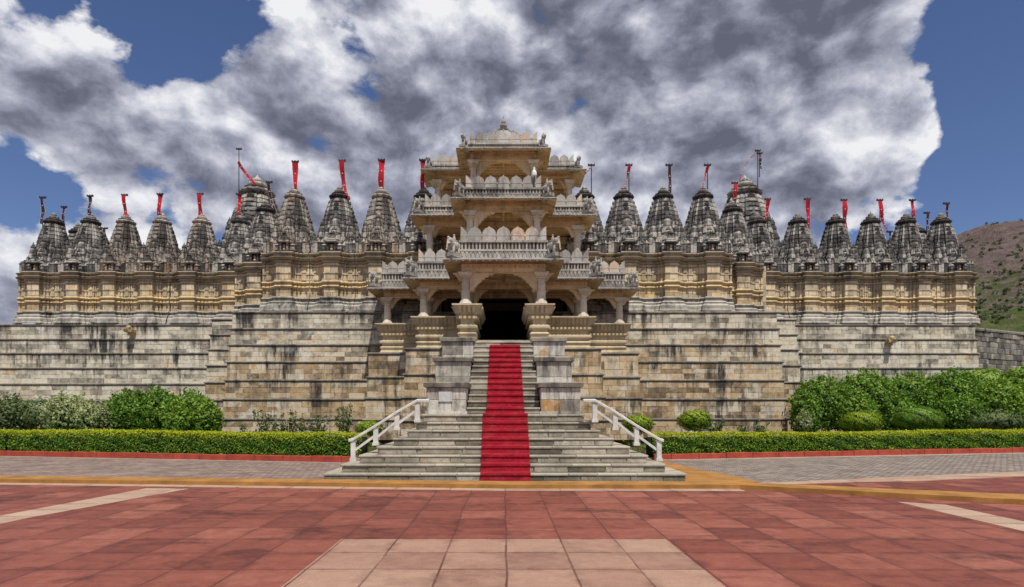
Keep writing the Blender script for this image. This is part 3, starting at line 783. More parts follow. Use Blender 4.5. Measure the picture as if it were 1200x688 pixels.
# ------------------------------------------------------------------ masonry
def courses(mb, path, z0, z1, rows, lmin=.35, lmax=1.0, bev=.008, depth=.16, out=.012, gap=.003):
    """real dressed blocks laid in courses along a path"""
    zs = [z0 + (z1 - z0) * i / rows for i in range(rows + 1)]
    for i in range(1, rows): zs[i] += rng.uniform(-.03, .03)
    for a, b_ in zip(path[:-1], path[1:]):
        d, n, l = unit(a, b_)
        for i in range(rows):
            u = 0.0
            while u < l - .02:
                w = rng.uniform(lmin, lmax)
                if l - u - w < lmin * .8: w = l - u
                o = rng.uniform(0, out)
                mb.obox((a[0] + d[0] * (u + gap) + n[0] * o, a[1] + d[1] * (u + gap) + n[1] * o), d, n, w - 2 * gap, depth, zs[i] + .003, zs[i + 1] - .003, bev=bev)
                u += w
def battered(root, path, ledges, step=.055, rows=3, mat='wall', ledge_mat='ledge', name='wall', lmin=.35, lmax=1.0, ends=(True, True)):
    """ledges: z from top to bottom; each course group sits a little further out"""
    wall = MB()
    for i in range(len(ledges) - 1):
        zt, zb = ledges[i], ledges[i + 1]
        p = offset_path(path, step * i)
        lh = .085
        courses(wall, p, zb, zt - lh - .03, rows, lmin, lmax)
        back = offset_path(path, step * i - .05)
        bk = MB().sweep(back, [(0, zb), (0, zt)], cap=False)
        wall.add(bk.v, bk.f, (0, 0, 0))
        md = MB()
        for seg_a, seg_b in zip(p[:-1], p[1:]): pass
        md.sweep(p, [(-.1, zt - lh - .03), (.0, zt - lh - .03), (.0, zt - lh), (.035, zt - lh), (.055, zt - lh * .6), (.045, zt - .015), (-.02, zt + .006), (-.1, zt + .006)])
        md.build('string_course', M[ledge_mat], root)
    return wall.build(name, M[mat], root)

plinth = empty('temple_terrace', (0, 30, 0))
tag(plinth, 'high battered stone terrace wall with dark string courses carrying the temple', 'terrace')
LW = [5.96, 5.22, 4.5, 3.74, 2.93, 2.09, 1.22, .35]
pl = [(-40, 31.4), (-14.0, 31.4), (-14.0, 29.5), (-12.05, 29.5), (-12.05, 27.3), (-1.42, 27.3)]
pr = [(1.42, 27.3), (12.15, 27.3), (12.15, 29.5), (14.0, 29.5), (14.0, 31.4), (24.1, 31.4), (24.1, 62)]
battered(plinth, pl, LW)
battered(plinth, pr, LW)
LB = [3.95, 2.97, 2.1, 1.22, .35]
battered(plinth, [(-5.55, 27.2), (-5.55, 25.3), (-3.72, 25.3), (-3.72, 23.4), (-1.93, 23.4), (-1.93, 20.6), (-.95, 20.6)], LB, mat='bast', name='bastion', rows=3, lmin=.3, lmax=.8)
battered(plinth, [(.95, 20.6), (1.93, 20.6), (1.93, 23.4), (3.72, 23.4), (3.72, 25.3), (5.55, 25.3), (5.55, 27.2)], LB, mat='bast', name='bastion', rows=3, lmin=.3, lmax=.8)
cm = MB()
for sgn in (-1, 1):
    xs = sorted((sgn * 2.7, sgn * 11.9)); cm.box(xs[0], xs[1], 27.45, 62, 0, 5.9)
cm.box(-39, -11.95, 31.6, 62, 0, 5.9); cm.box(-13.8, -11.95, 29.7, 31.55, 0, 5.9)
cm.box(11.95, 23.9, 31.6, 62, 0, 5.9); cm.box(11.95, 13.8, 29.7, 31.55, 0, 5.9)
cm.box(-5.4, 5.4, 25.5, 27.44, 0, 3.72); cm.box(-3.6, 3.6, 23.6, 25.49, 0, 3.72); cm.box(-1.8, 1.8, 20.8, 23.59, 0, 3.72)
cm.box(-2.69, 2.69, 27.45, 62, 0, 3.72)
cm.build('core', M['mortar'], plinth)
fl = MB()
fl.box(-1.88, 1.88, 20.62, 23.5, 3.73, 3.93); fl.box(-3.68, 3.68, 23.45, 25.38, 3.73, 3.932); fl.box(-5.5, 5.5, 25.34, 27.44, 3.73, 3.934)
fl.build('paved_floor', M['tread'], plinth)
# water spouts: carved heads on short brackets
for px, py in ((155, 388), (1041, 400)):
    x, y, z = at(px, py, 31.3)
    sp = MB()
    sp.box(x - .16, x + .16, 30.95, 31.5, z - .10, z + .06)
    sp.frus((x - .13, x + .13, 30.78, 30.96), z - .10, (x - .09, x + .09, 30.72, 30.96), z + .04)
    sp.lathe(x, 31.0, [(.05, z + .04), (.12, z + .08), (.13, z + .16), (.06, z + .24)], 10)
    sp.box(x - .18, x - .13, 30.98, 31.1, z, z + .14); sp.box(x + .13, x + .18, 30.98, 31.1, z, z + .14)
    sp.box(x - .10, x + .10, 31.1, 31.5, z - .24, z - .10)
    sp.build('water_spout', M['mould'], plinth)
# rough wall that runs back from the right corner
rw = empty('boundary_wall', (26, 33, 0))
tag(rw, 'low rough wall of dark weathered stones beyond the right end of the terrace', 'wall')
mb = MB()
pth = [(24.12, 31.9), (29, 34.3), (40, 39.5)]
for i, (zb, zt, o) in enumerate([(0, 1.4, .16), (1.4, 2.9, .12), (2.9, 4.0, .08), (4.0, 4.9, .04), (4.9, 5.75, 0)]):
    courses(mb, offset_path(pth, o), zb, zt, max(3, int((zt - zb) / .24)), .2, .55, bev=.03, depth=.3, out=.05)
    bk = MB().sweep(offset_path(pth, o - .08), [(0, zb), (0, zt + .02)], cap=False); mb.add(bk.v, bk.f, (0, 0, 0))
mb.build('masonry', M['rough'], rw)
mb = MB(); mb.sweep(pth, [(-.5, 5.75), (.07, 5.75), (.08, 5.84), (.03, 5.9), (-.5, 5.92)]).build('coping', M['ledge'], rw)
MB().sweep(offset_path(pth, -.5), [(0, 0), (0, 5.92), (-.05, 5.92)], cap=False).build('backing', M['mortar'], rw)

# ------------------------------------------------------------------ stairs
stairs = empty('staircase', (0, 15, 0))
tag(stairs, 'wide grey stone steps rising from the plaza to the temple door', 'steps')
RI = .185
HX = [3.99, 3.66, 3.31, 2.95, 2.62, 2.33, 2.16, 2.02]
def step_part(x0, x1, y0, y1, z0, z1, sides=True, lens=(.5, 1.1)):
    ri = MB()
    yb = y0 + .22
    p = [(x0 + .03, y1), (x0 + .03, y0 + .03), (x1 - .03, y0 + .03), (x1 - .03, y1)] if sides else [(x0, y0 + .03), (x1, y0 + .03)]
    courses(ri, p, z0 + .002, z1 - .055, 1, *lens, bev=.012, depth=.2, out=.014, gap=.008)
    ri.box(x0 + .04, x1 - .04, y0 + .045, y1, z0 + .001, z1 - .056, (1.3, .5, 0))
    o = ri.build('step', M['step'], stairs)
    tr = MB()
    u = x0
    while u < x1 - .01:
        w = rng.uniform(.6, 1.3)
        if x1 - u - w < .4: w = x1 - u
        e = rng.uniform(-.006, .008)
        tr.obox((u + .003, y0 + e), (1, 0), (0, -1), w - .006, y1 - y0, z1 - .05 + rng.uniform(-.002, .002), z1 + rng.uniform(-.003, .003), bev=.012)
        u += w
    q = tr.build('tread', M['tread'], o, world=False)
    return o
for i in range(8):
    z = RI * i
    hx = HX[i]
    y0 = 13.55 + .235 * i
    step_part(-hx, hx + (.06 if i == 0 else 0), y0, 18.2 if i < 7 else 20.5, z + (.001 if i else -.05), z + RI)
for i in range(13):
    y0 = 15.5 + .33 * i
    z = 1.48 + .1754 * i
    step_part(-.93, .93, y0, y0 + .8 if i < 12 else 21.2, z + .001, z + .1754, sides=False, lens=(.5, 1.0))
# fill behind upper flight
MB().add([(-.92, 15.9, 1.3), (.92, 15.9, 1.3), (.92, 20.9, 3.72), (-.92, 20.9, 3.72), (-.92, 15.9, 1.2), (.92, 15.9, 1.2), (.92, 20.9, 1.2), (-.92, 20.9, 1.2)],
         [(0, 1, 2, 3), (4, 7, 6, 5), (0, 4, 5, 1), (2, 6, 7, 3), (1, 5, 6, 2), (0, 3, 7, 4)]).build('fill', M['mortar'], stairs)
# stepped cheek blocks on both sides
for s in (-1, 1):
    for (y0, y1, zb, zt) in ((15.5, 17.5, 1.485, 2.29), (17.5, 19.5, 1.485, 3.10), (19.5, 21.2, 1.485, 3.89)):
        x0, x1 = sorted((s * .95, s * 1.94))
        bl = MB()
        courses(bl, [(x0, y1), (x0, y0), (x1, y0), (x1, y1)], max(zb, zt - 1.0) if y0 > 16 else zb, zt - .13, 2, .35, .75, bev=.01, depth=.15, out=.008)
        bl.box(x0 + .04, x1 - .04, y0 + .04, y1, zb - .05, zt - .1, (0, 0, 0))
        if y0 < 16:
            bl.box(x0 - .035, x1 + .035, y0 - .035, y1, 1.486, 1.56)
        o = bl.build('cheek_block', M['cheek'], stairs)
        cp = MB()
        cp.frus((x0 - .07, x1 + .07, y0 - .07, y1 - .072), zt - .125, (x0 - .08, x1 + .08, y0 - .08, y1 - .072), zt - .02)
        cp.frus((x0 - .08, x1 + .08, y0 - .08, y1 - .072), zt - .02, (x0 - .05, x1 + .05, y0 - .05, y1 - .072), zt)
        q = cp.build('cap_stone', M['ledge'], o, world=False)
x, y, z = at(522, 465, 15.46)
o = MB().box(x - .17, x + .17, 15.468, 15.51, z - .12, z + .13).build('patch_slab', M['plaque'], stairs)
tag(o, 'pale square slab let into the lowest left cheek block')

# red carpet down the steps
def carpet(name, label, x0, x1, n, y0, z0, run, rise, tail):
    pts = [(y0 - .012, z0)]
    for i in range(n):
        yy = y0 + run * i; zt = z0 + rise * (i + 1)
        pts += [(yy - .012, zt - .065), (yy - .036, zt - .04), (yy - .036, zt + .004), (yy - .030, zt + .012), (yy + .02, zt + .014), (yy + run - .015, zt + .010)]
    pts.append((pts[-1][0] + tail, pts[-1][1]))
    nx = 14
    mb = MB(); vs = []
    for k, (yy, zz) in enumerate(pts):
        for i in range(nx + 1):
            u = i / nx
            w = mnoise.noise(Vector((u * 3.1, k * .37, 1.0))) * .010 + mnoise.noise(Vector((u * 8, k * 1.3, 4.0))) * .006
            ex = mnoise.noise(Vector((k * .3, 7.0 if u < .5 else 9.0, 0))) * .015
            vs.append((x0 + (x1 - x0) * u + (ex if i in (0, nx) else 0), yy - abs(w) , zz + abs(w) * .8))
    fs = [(k * (nx + 1) + i, k * (nx + 1) + i + 1, (k + 1) * (nx + 1) + i + 1, (k + 1) * (nx + 1) + i) for k in range(len(pts) - 1) for i in range(nx)]
    mb.add(vs, fs, (.5, .5, 0))
    o = mb.build(name, M['carpet'])
    md = o.modifiers.new('thick', 'SOLIDIFY'); md.thickness = .008; md.offset = 1
    tag(o, label, 'carpet', 'red carpets on the steps')
carpet('carpet', 'wider red carpet lying down the lower flight of steps', -.51, .60, 8, 13.55, 0.012, .235, RI, .12)
carpet('carpet', 'narrower red carpet climbing the upper flight to the door', -.43, .52, 12, 15.5, 1.483, .33, .1754, .05)

# marble railings: slanted handrail and lower rail on four posts
for s, nm in ((-1, 'left'), (1, 'right')):
    X = [3.60, 3.06, 2.55, 2.06]; zb = [.37, .74, 1.11, 1.295]
    dx = .13 if s > 0 else 0
    root = empty('railing', (s * 2.8 + dx, 14.75, .37))
    tag(root, 'white marble stair railing with four posts on the %s of the steps' % nm, 'railing', 'white marble railings beside the steps')
    Y = 14.75
    tops = []
    for k, (x_, z_) in enumerate(zip(X, zb)):
        x_ = s * x_ + dx
        h = .50 if k < 3 else .46
        hh = [.87, 1.19, 1.52, 1.80][k]
        po = MB()
        po.box(x_ - .075, x_ + .075, Y - .075, Y + .075, z_, z_ + .07)
        po.box(x_ - .055, x_ + .055, Y - .055, Y + .055, z_ + .07, hh - .06)
        po.frus((x_ - .055, x_ + .055, Y - .055, Y + .055), hh - .06, (x_ - .08, x_ + .08, Y - .08, Y + .08), hh - .01)
        for zz in (.35, .6, .8):
            zc = z_ + (hh - z_) * zz
            po.lathe(x_, Y - .0, [(.066, zc - .012), (.078, zc), (.066, zc + .012)], 4)
        po.build('post', M['rail'], root)
        tops.append((x_, hh))
    hr = MB()
    for (xa, za), (xb, zb_) in zip(tops[:-1], tops[1:]):
        pass
    xe, ze = tops[-1][0] - s * .28, tops[-1][1] + .0
    path_ = [(tops[0][0] + s * .10, tops[0][1] - .03)] + [(a, b_) for a, b_ in tops] + [(xe, ze)]
    vs, fs = [], []
    for a, b_ in path_:
        vs += [(a, Y - .085, b_ - .012), (a, Y + .085, b_ - .012), (a, Y + .085, b_ + .035), (a, Y + .05, b_ + .055), (a, Y - .05, b_ + .055), (a, Y - .085, b_ + .035)]
    for k in range(len(path_) - 1):
        for i in range(6):
            j = (i + 1) % 6
            fs.append((k * 6 + i, k * 6 + j, (k + 1) * 6 + j, (k + 1) * 6 + i))
    fs += [(0, 1, 2, 3, 4, 5), tuple(range((len(path_) - 1) * 6, len(path_) * 6))[::-1]]
    hr.add(vs, fs).build('handrail', M['rail'], root)
    lr = MB()
    for (xa, za), (xb, zb_) in zip(tops[:-1], tops[1:]):
        sg = 1 if xb > xa else -1
        a0, a1 = xa + sg * .05, xb - sg * .05
        z_a, z_b = za - .27, zb_ - .27
        lr.add([(a0, Y - .03, z_a), (a0, Y + .03, z_a), (a0, Y + .03, z_a + .07), (a0, Y - .03, z_a + .07), (a1, Y - .03, z_b), (a1, Y + .03, z_b), (a1, Y + .03, z_b + .07), (a1, Y - .03, z_b + .07)],
               [(0, 1, 2, 3), (4, 7, 6, 5), (0, 4, 5, 1), (1, 5, 6, 2), (2, 6, 7, 3), (3, 7, 4, 0)])
    lr.build('lower_rail', M['rail'], root)

# ------------------------------------------------------------------ entrance porch
porch = empty('entrance_porch', (0, 24, 3.93))
tag(porch, 'three storey carved stone entrance porch with balconies and a domed top', 'porch')
def column(x, y, z0, z1, r=.15, base=True, root=porch):
    mb = MB()
    h = z1 - z0
    if base:
        mb.box(x - r * 1.35, x + r * 1.35, y - r * 1.35, y + r * 1.35, z0, z0 + .05)
        mb.lathe(x, y, [(r * 1.6, z0 + .05), (r * 1.25, z0 + .16), (r * 1.05, z0 + .2)], 8)
    zc = z1 - min(.36, h * .26)
    zs = z0 + (.2 if base else 0)
    prof = [(r, zs), (r, zs + (zc - zs) * .45), (r * 1.08, zs + (zc - zs) * .46), (r * 1.08, zs + (zc - zs) * .49), (r * .94, zs + (zc - zs) * .5), (r * .94, zs + (zc - zs) * .78), (r * 1.06, zs + (zc - zs) * .79), (r * 1.06, zs + (zc - zs) * .83), (r * .9, zs + (zc - zs) * .85), (r * .9, zc)]
    mb.lathe(x, y, prof, 12)
    o = mb.build('column', M['column'], root)
    cp = MB()
    hc = z1 - zc
    cp.lathe(x, y, [(r * .95, zc), (r * 1.35, zc + hc * .10), (r * 1.0, zc + hc * .16), (r * 1.1, zc + hc * .26), (r * 1.6, zc + hc * .40), (r * 1.15, zc + hc * .46)], 12)
    cp.box(x - r * 1.35, x + r * 1.35, y - r * 1.35, y + r * 1.35, zc + hc * .46, zc + hc * .56)
    cp.frus((x - r * 1.2, x + r * 1.2, y - r * 1.2, y + r * 1.2), zc + hc * .56, (x - r * 1.55, x + r * 1.55, y - r * 1.55, y + r * 1.55), zc + hc * .84)
    cp.box(x - r * 1.65, x + r * 1.65, y - r * 1.65, y + r * 1.65, zc + hc * .84, z1)
    q = cp.build('capital', M['column'], o, world=False)
    # little carved knobs on the capital
    return o
def bracket(x, y, zt, dx, L=.62, H=.62, w=.085, dy=0, mat='ochre'):
    """stepped corbel that springs from a column top and curls out under the beam"""
    out = [(0, -H), (.05, -H - .03), (.07, -H + .05)]
    n = 6
    for i in range(n):               # quarter-arch underside broken by small cusps
        t0, t1 = (i + .15) / n, (i + 1) / n
        za, zb_ = -H * (1 - t0) ** 1.75, -H * (1 - t1) ** 1.75
        out += [(.07 + (L - .07) * t0, za - .05), (.07 + (L - .07) * (t0 + t1) / 2, (za + zb_) / 2 - .075), (.07 + (L - .07) * t1 - .01, zb_ - .045)]
    out += [(L + .04, -.03), (L + .04, 0), (0, 0)]
    mb = MB()
    if dy == 0:
        pts = [(x + dx * a, zt + b_) for a, b_ in out]
        if dx > 0: pts = pts
        mb.xz(pts, y - w, y + w)
    else:
        n_ = len(out)
        vs = [(x - w, y + dy * a, zt + b_) for a, b_ in out] + [(x + w, y + dy * a, zt + b_) for a, b_ in out]
        mb.add(vs, [tuple(range(n_)), tuple(range(n_, 2 * n_))[::-1]] + [((i + 1) % n_, i, n_ + i, n_ + (i + 1) % n_) for i in range(n_)])
    return mb.build('bracket', M[mat], porch)
def beam(x0, x1, y0, y1, z0, z1):
    mb = MB()
    mb.box(x0, x1, y0, y1, z0 + .05, z1)
    mb.box(x0 + .01, x1 - .01, y0 - .03, y1 + .03, z0 + .12, z0 + .16) if (x1 - x0) > (y1 - y0) else mb.box(x0 - .03, x1 + .03, y0 + .01, y1 - .01, z0 + .12, z0 + .16)
    mb.box(x0 + .02, x1 - .02, y0 + .02, y1 - .02, z0, z0 + .05)
    # carved lozenges along the face
    if (x1 - x0) > (y1 - y0):
        n = int((x1 - x0) / .16)
        for i in range(n):
            xc = x0 + (i + .5) * (x1 - x0) / n
            mb.add([(xc - .05, y0 - .001, z0 + .21), (xc, y0 - .001, z0 + .17), (xc + .05, y0 - .001, z0 + .21), (xc, y0 - .001, z0 + .25), (xc, y0 - .025, z0 + .21)], [(0, 1, 4), (1, 2, 4), (2, 3, 4), (3, 0, 4)])
    return mb.build('beam', M['ochre'], porch)
def chhajja(x0, x1, y0, y1, z, ix0, ix1, iy0):
    """sloping eave: outer edge at z, thicker and higher at the inner line"""
    un = MB()
    d = .05
    un.frus((x0, x1, y0, y1), z, (x0 - .0, x1 + .0, y0 - .0, y1), z + d * .6)          # thin lip
    o = MB()
    # underside slopes up to the inner beam line
    vs = [(x0, y1, z + .0), (x0, y0, z), (x1, y0, z), (x1, y1, z), (ix0, y1, z + .13), (ix0, iy0, z + .13), (ix1, iy0, z + .13), (ix1, y1, z + .13)]
    o.add(vs, [(0, 4, 5, 1), (1, 5, 6, 2), (2, 6, 7, 3)])
    # ribs under the eave like rafters
    for k in range(1, 12):
        t_ = k / 12
        xa = x0 + (x1 - x0) * t_; xb = ix0 + (ix1 - ix0) * t_
        o.add([(xa - .012, y0 + .03, z - .006), (xa + .012, y0 + .03, z - .006), (xb + .012, iy0, z + .118), (xb - .012, iy0, z + .118), (xa - .012, y0 + .03, z + .02), (xa + .012, y0 + .03, z + .02), (xb + .012, iy0, z + .15), (xb - .012, iy0, z + .15)],
              [(0, 3, 2, 1), (0, 4, 7, 3), (1, 2, 6, 5), (0, 1, 5, 4)])
    ob = o.build('eave', M['ochre'], porch)
    tp = MB()
    lip = .05
    vs = [(x0, y1, z + .002), (x0, y0, z + .002), (x1, y0, z + .002), (x1, y1, z + .002),
          (x0 - .015, y1, z + .03), (x0 - .015, y0 - .015, z + .03), (x1 + .015, y0 - .015, z + .03), (x1 + .015, y1, z + .03),
          (x0, y1, z + .06), (x0, y0, z + .06), (x1, y0, z + .06), (x1, y1, z + .06),
          (ix0 - .1, y1, z + .135), (ix0 - .1, iy0 - .1, z + .135), (ix1 + .1, iy0 - .1, z + .135), (ix1 + .1, y1, z + .135)]
    fs = []
    for k in range(3):
        for i in range(3):
            fs.append((k * 4 + i, k * 4 + i + 1, k * 4 + 4 + i + 1, k * 4 + 4 + i))
    fs.append((12, 13, 14, 15))
    tp.add(vs, fs)
    # little beads under the rim
    nb = int((x1 - x0) / .22)
    for i in range(nb + 1):
        xc = x0 + (x1 - x0) * i / nb
        tp.lathe(xc, y0 + .005, [(.006, z - .035), (.022, z - .018), (.012, z + .01)], 6)
    for sx in (x0, x1):
        ns = max(2, int((y1 - y0) / .25))
        for i in range(1, ns):
            tp.lathe(sx, y0 + (y1 - y0) * i / ns, [(.006, z - .035), (.022, z - .018), (.012, z + .01)], 6)
    tp.build('eave_slab', M['eave'], ob, world=False)
    return ob
def arch_pts(x0, w, z0, z1):
    """cusped, slightly pointed merlon outline"""
    h = z1 - z0
    pts = [(x0, z0), (x0 + w, z0), (x0 + w, z0 + h * .45)]
    for a in (0.12, .3, .5, .7, .86):
        an = a * math.pi / 2
        pts.append((x0 + w / 2 + w / 2 * math.cos(an), z0 + h * .45 + h * .47 * math.sin(an)))
    pts.append((x0 + w / 2, z1))
    for a in (.86, .7, .5, .3, .12):
        an = a * math.pi / 2
        pts.append((x0 + w / 2 - w / 2 * math.cos(an), z0 + h * .45 + h * .47 * math.sin(an)))
    pts.append((x0, z0 + h * .45))
    return pts
def parapet_run(a, b_, z0, zt, n, frieze=.3, half_ends=True):
    """one straight balustrade: dark frieze of dentils, rail with holes, row of arched merlons"""
    d, nn, l = unit(a, b_)
    mb = MB()
    zr = zt - .50                      # foot of the merlons
    mb.obox(a, d, nn, l, .16, z0, z0 + (zr - z0) * .45)
    q = lambda o_: (a[0] + nn[0] * o_, a[1] + nn[1] * o_)
    z1_, z2_ = z0 + (zr - z0) * .45, z0 + (zr - z0) * .55
    mb.obox((a[0] + nn[0] * .03 - d[0] * .02, a[1] + nn[1] * .03 - d[1] * .02), d, nn, l + .04, .2, z1_, z2_)
    zc = zr - .07
    mb.obox(q(-.10), d, nn, l, .08, z2_, zc)
    mb.obox((a[0] + nn[0] * .05 - d[0] * .05, a[1] + nn[1] * .05 - d[1] * .05), d, nn, l + .1, .22, zc, zr)
    k = int(l / .12)
    for i in range(k):                 # dentils between the bands
        u = (i + .25) * l / k
        mb.obox((a[0] + d[0] * u + nn[0] * .012, a[1] + d[1] * u + nn[1] * .012), d, nn, l / k * .45, .12, z2_ + .001, zc - .001)
    k2 = int(l / .14)
    for i in range(k2):                # pendant triangles on the lower frieze
        u = (i + .1) * l / k2; w = l / k2 * .8
        A = (a[0] + d[0] * u + nn[0] * .02, a[1] + d[1] * u + nn[1] * .02)
        B = (A[0] + d[0] * w, A[1] + d[1] * w); C = (A[0] + d[0] * w / 2, A[1] + d[1] * w / 2)
        zz = z1_ - .001; zl = z0 + (z1_ - z0) * .35
        mb.add([(A[0], A[1], zz), (B[0], B[1], zz), (C[0], C[1], zl), (A[0] - nn[0] * .03, A[1] - nn[1] * .03, zz), (B[0] - nn[0] * .03, B[1] - nn[1] * .03, zz), (C[0] - nn[0] * .03, C[1] - nn[1] * .03, zl)],
               [(0, 2, 1), (0, 3, 5, 2), (1, 2, 5, 4)])
    o = mb.build('parapet', M['marble'], porch)
    # merlons
    cells = n + 1 if half_ends else n
    w = l / cells
    mm = MB()
    segs = [(w * .5 + i * w, w) for i in range(n)] if half_ends else [(i * w, w) for i in range(n)]
    def put(pts2, th=.06, y_=.02):
        n_ = len(pts2)
        vs = [(a[0] + d[0] * u - nn[0] * y_, a[1] + d[1] * u - nn[1] * y_, z) for u, z in pts2] + [(a[0] + d[0] * u - nn[0] * (y_ + th), a[1] + d[1] * u - nn[1] * (y_ + th), z) for u, z in pts2]
        mm.add(vs, [tuple(range(n_)), tuple(range(n_, 2 * n_))[::-1]] + [((i + 1) % n_, i, n_ + i, n_ + (i + 1) % n_) for i in range(n_)])
    for u, ww in segs:
        put(arch_pts(u + .012, ww - .024, zr, zt + rng.uniform(-.01, .01)))
    if half_ends:
        h = zt - zr
        put([(0.0, zr), (w * .5 - .01, zr), (w * .5 - .01, zr + h * .45), (w * .42, zr + h * .62), (w * .2, zr + h * .85), (0.01, zt)])
        put([(l, zr), (l - .01, zt), (l - w * .2, zr + h * .85), (l - w * .42, zr + h * .62), (l - w * .5 + .01, zr + h * .45), (l - w * .5 + .01, zr)])
    mm.obox(q(-.012), d, nn, l, .01, zr + .17, zr + .19)
    for u, ww in segs + [(segs[-1][0] + w, w)] if half_ends else segs:
        mm.obox((a[0] + d[0] * (u - .03) - nn[0] * .008, a[1] + d[1] * (u - .03) - nn[1] * .008), d, nn, .06, .05, zr + .14, zr + .22)
    mm.build('merlon_row', M['merlon'], o, world=False)
    return o

# pedestal (seat back) that runs round the lowest storey
PP = [(.0, 3.935), (.02, 3.95), (.02, 4.02), (-.03, 4.10), (.03, 4.20), (-.06, 4.28), (-.06, 4.34), (.04, 4.40), (.04, 4.47), (-.08, 4.53), (-.08, 4.68), (.02, 4.73), (.02, 4.80), (-.02, 4.83), (.03, 4.88), (.05, 4.9), (.17, 5.14), (.2, 5.15), (.2, 5.2), (-.16, 5.21), (-.16, 3.935)]
for s in (-1, 1):
    base = [(.93, 24.0), (.93, 21.02), (1.55, 21.02), (1.55, 23.85), (3.38, 23.85), (3.38, 25.75), (5.15, 25.75), (5.15, 27.28)]
    if s > 0:
        path_ = [(x, y) for x, y in base]
        # walking away from the axis on the right keeps the outside on the right hand
        pth_ = path_
    else:
        pth_ = [(-x, y) for x, y in base][::-1]
    mb = MB().sweep(pth_, PP)
    for a, b_ in zip(pth_[:-1], pth_[1:]):
        d, nn, l = unit(a, b_)
        k = max(1, int(l / .15))
        for i in range(k):
            u = (i + .2) * l / k; ww = l / k * .55
            def q(u_, o_, z): return (a[0] + d[0] * u_ + nn[0] * o_, a[1] + d[1] * u_ + nn[1] * o_, z)
            mb.add([q(u, .12, 4.9), q(u + ww, .12, 4.9), q(u + ww, .235, 5.12), q(u, .235, 5.12), q(u, .04, 4.9), q(u + ww, .04, 4.9), q(u + ww, .15, 5.13), q(u, .15, 5.13)],
                   [(0, 1, 2, 3), (0, 3, 7, 4), (1, 5, 6, 2), (0, 4, 5, 1), (3, 2, 6, 7)])
            mb.add([q(u, .075, 4.71), q(u + ww, .075, 4.71), q(u + ww, .075, 4.80), q(u, .075, 4.80), q(u, .0, 4.73), q(u + ww, .0, 4.73), q(u + ww, .0, 4.80), q(u, .0, 4.80)],
                   [(0, 1, 2, 3), (0, 3, 7, 4), (1, 5, 6, 2), (0, 4, 5, 1), (3, 2, 6, 7)])
    mb.build('pedestal', M['ped'], porch)

def storey(rows, zf, ze, zp, zcap, seat):
    """rows: [(y of column row, |x| of its outer column)] from front to back; zf column foot, ze eave height"""
    ext = .72
    yb = rows[-1][0] + 3.2
    for i, (y, X) in enumerate(rows):
        prev = rows[i - 1] if i else None
        nxt = rows[i + 1][0] if i + 1 < len(rows) else y + 1.8
        # eaves
        if i == 0:
            chhajja(-X - ext, X + ext, y - ext, nxt - ext + .02, ze, -X - .12, X + .12, y - .12)
        else:
            pX = prev[1]
            for s in (-1, 1):
                xa, xb = sorted((s * (pX - .1), s * (X + ext)))
                ia, ib = sorted((s * (pX - .1), s * (X + .12)))
                chhajja(xa, xb, y - ext, nxt - ext + .02 if i + 1 < len(rows) else y + 1.6, ze - .012 * i, ia, ib, y - .12)
        # ceiling slabs and beams
        MB().box(-X - .1 + .003 * i, X + .1 - .003 * i, y - .1, nxt + (.1 if i + 1 < len(rows) else 1.6), ze + .02 + .003 * i, ze + .34 + .004 * i).build('roof_slab', M['ochre'], porch)
        beam(-X - .14, X + .14, y - .13, y + .13, ze - .27, ze + .015)
        rb = MB()
        yy = y + .3
        while yy < (nxt if i + 1 < len(rows) else y + 1.5) - .25:
            rb.box(-X + .13, X - .13, yy, yy + .09, ze - .06, ze + .019)
            yy += .34
        rb.box(-.05, .05, y + .14, yy - .1, ze - .10, ze - .061) if yy > y + .4 else None
        rb.build('ceiling_rib', M['ochre'], porch)
        for s in (-1, 1):
            beam(s * X - .12, s * X + .12, y + .14, nxt - .14 if i + 1 < len(rows) else y + 1.6, ze - .26, ze + .012)
        # columns
        f = seat if seat else zf
        for s in (-1, 1):
            column(s * X, y, f, ze - .27)
            if prev:
                column(s * prev[1], y, zf - (0 if seat is None else 0), ze - .272)
            bracket(s * (X - .14), y, ze - .28, -s, L=.80 if i == 0 else .40, H=.62 if i == 0 else .42)
            bracket(s * X, y + .2, ze - .28, 0, L=.4, H=.42, dy=1)
            bracket(s * (X + .14), y, ze - .28, s, L=.26, H=.26)
            if prev:
                bracket(s * (prev[1] - .14), y, ze - .285, -s, L=.55, H=.6)
                bracket(s * (prev[1] + .14), y, ze - .285, s, L=.34, H=.42)
        # parapets on the roof
        yp = y - .33
        if i == 0:
            parapet_run((-1.47, yp), (1.47, yp), ze + .10, zp, 5)
            for s in (-1, 1):
                a, b_ = ((-1.47, nxt - .3), (-1.47, yp + .08)) if s < 0 else ((1.47, yp + .08), (1.47, nxt - .3))
                parapet_run(a, b_, ze + .10, zp - .005, 4, half_ends=False)
        else:
            for s in (-1, 1):
                pX = prev[1] + .2
                xe = X + .17
                a, b_ = ((-xe, yp), (-pX, yp)) if s < 0 else ((pX, yp), (xe, yp))
                parapet_run(a, b_, ze + .09, zp - .02, 3)
                a, b_ = ((-xe, y + 1.5), (-xe, yp + .08)) if s < 0 else ((xe, yp + .08), (xe, y + 1.5))
                parapet_run(a, b_, ze + .09, zp - .03, 4, half_ends=False)
    return
storey([(21.3, 1.31), (24.2, 3.14), (26.1, 4.92)], 3.935, 6.60, 7.87, 0, 5.205)
storey([(24.2, 1.31), (26.2, 3.14)], 6.94, 9.66, 10.72, 0, None)
storey([(27.0, 1.31), (29.3, 3.14)], 10.0, 12.76, 13.67, 0, None)
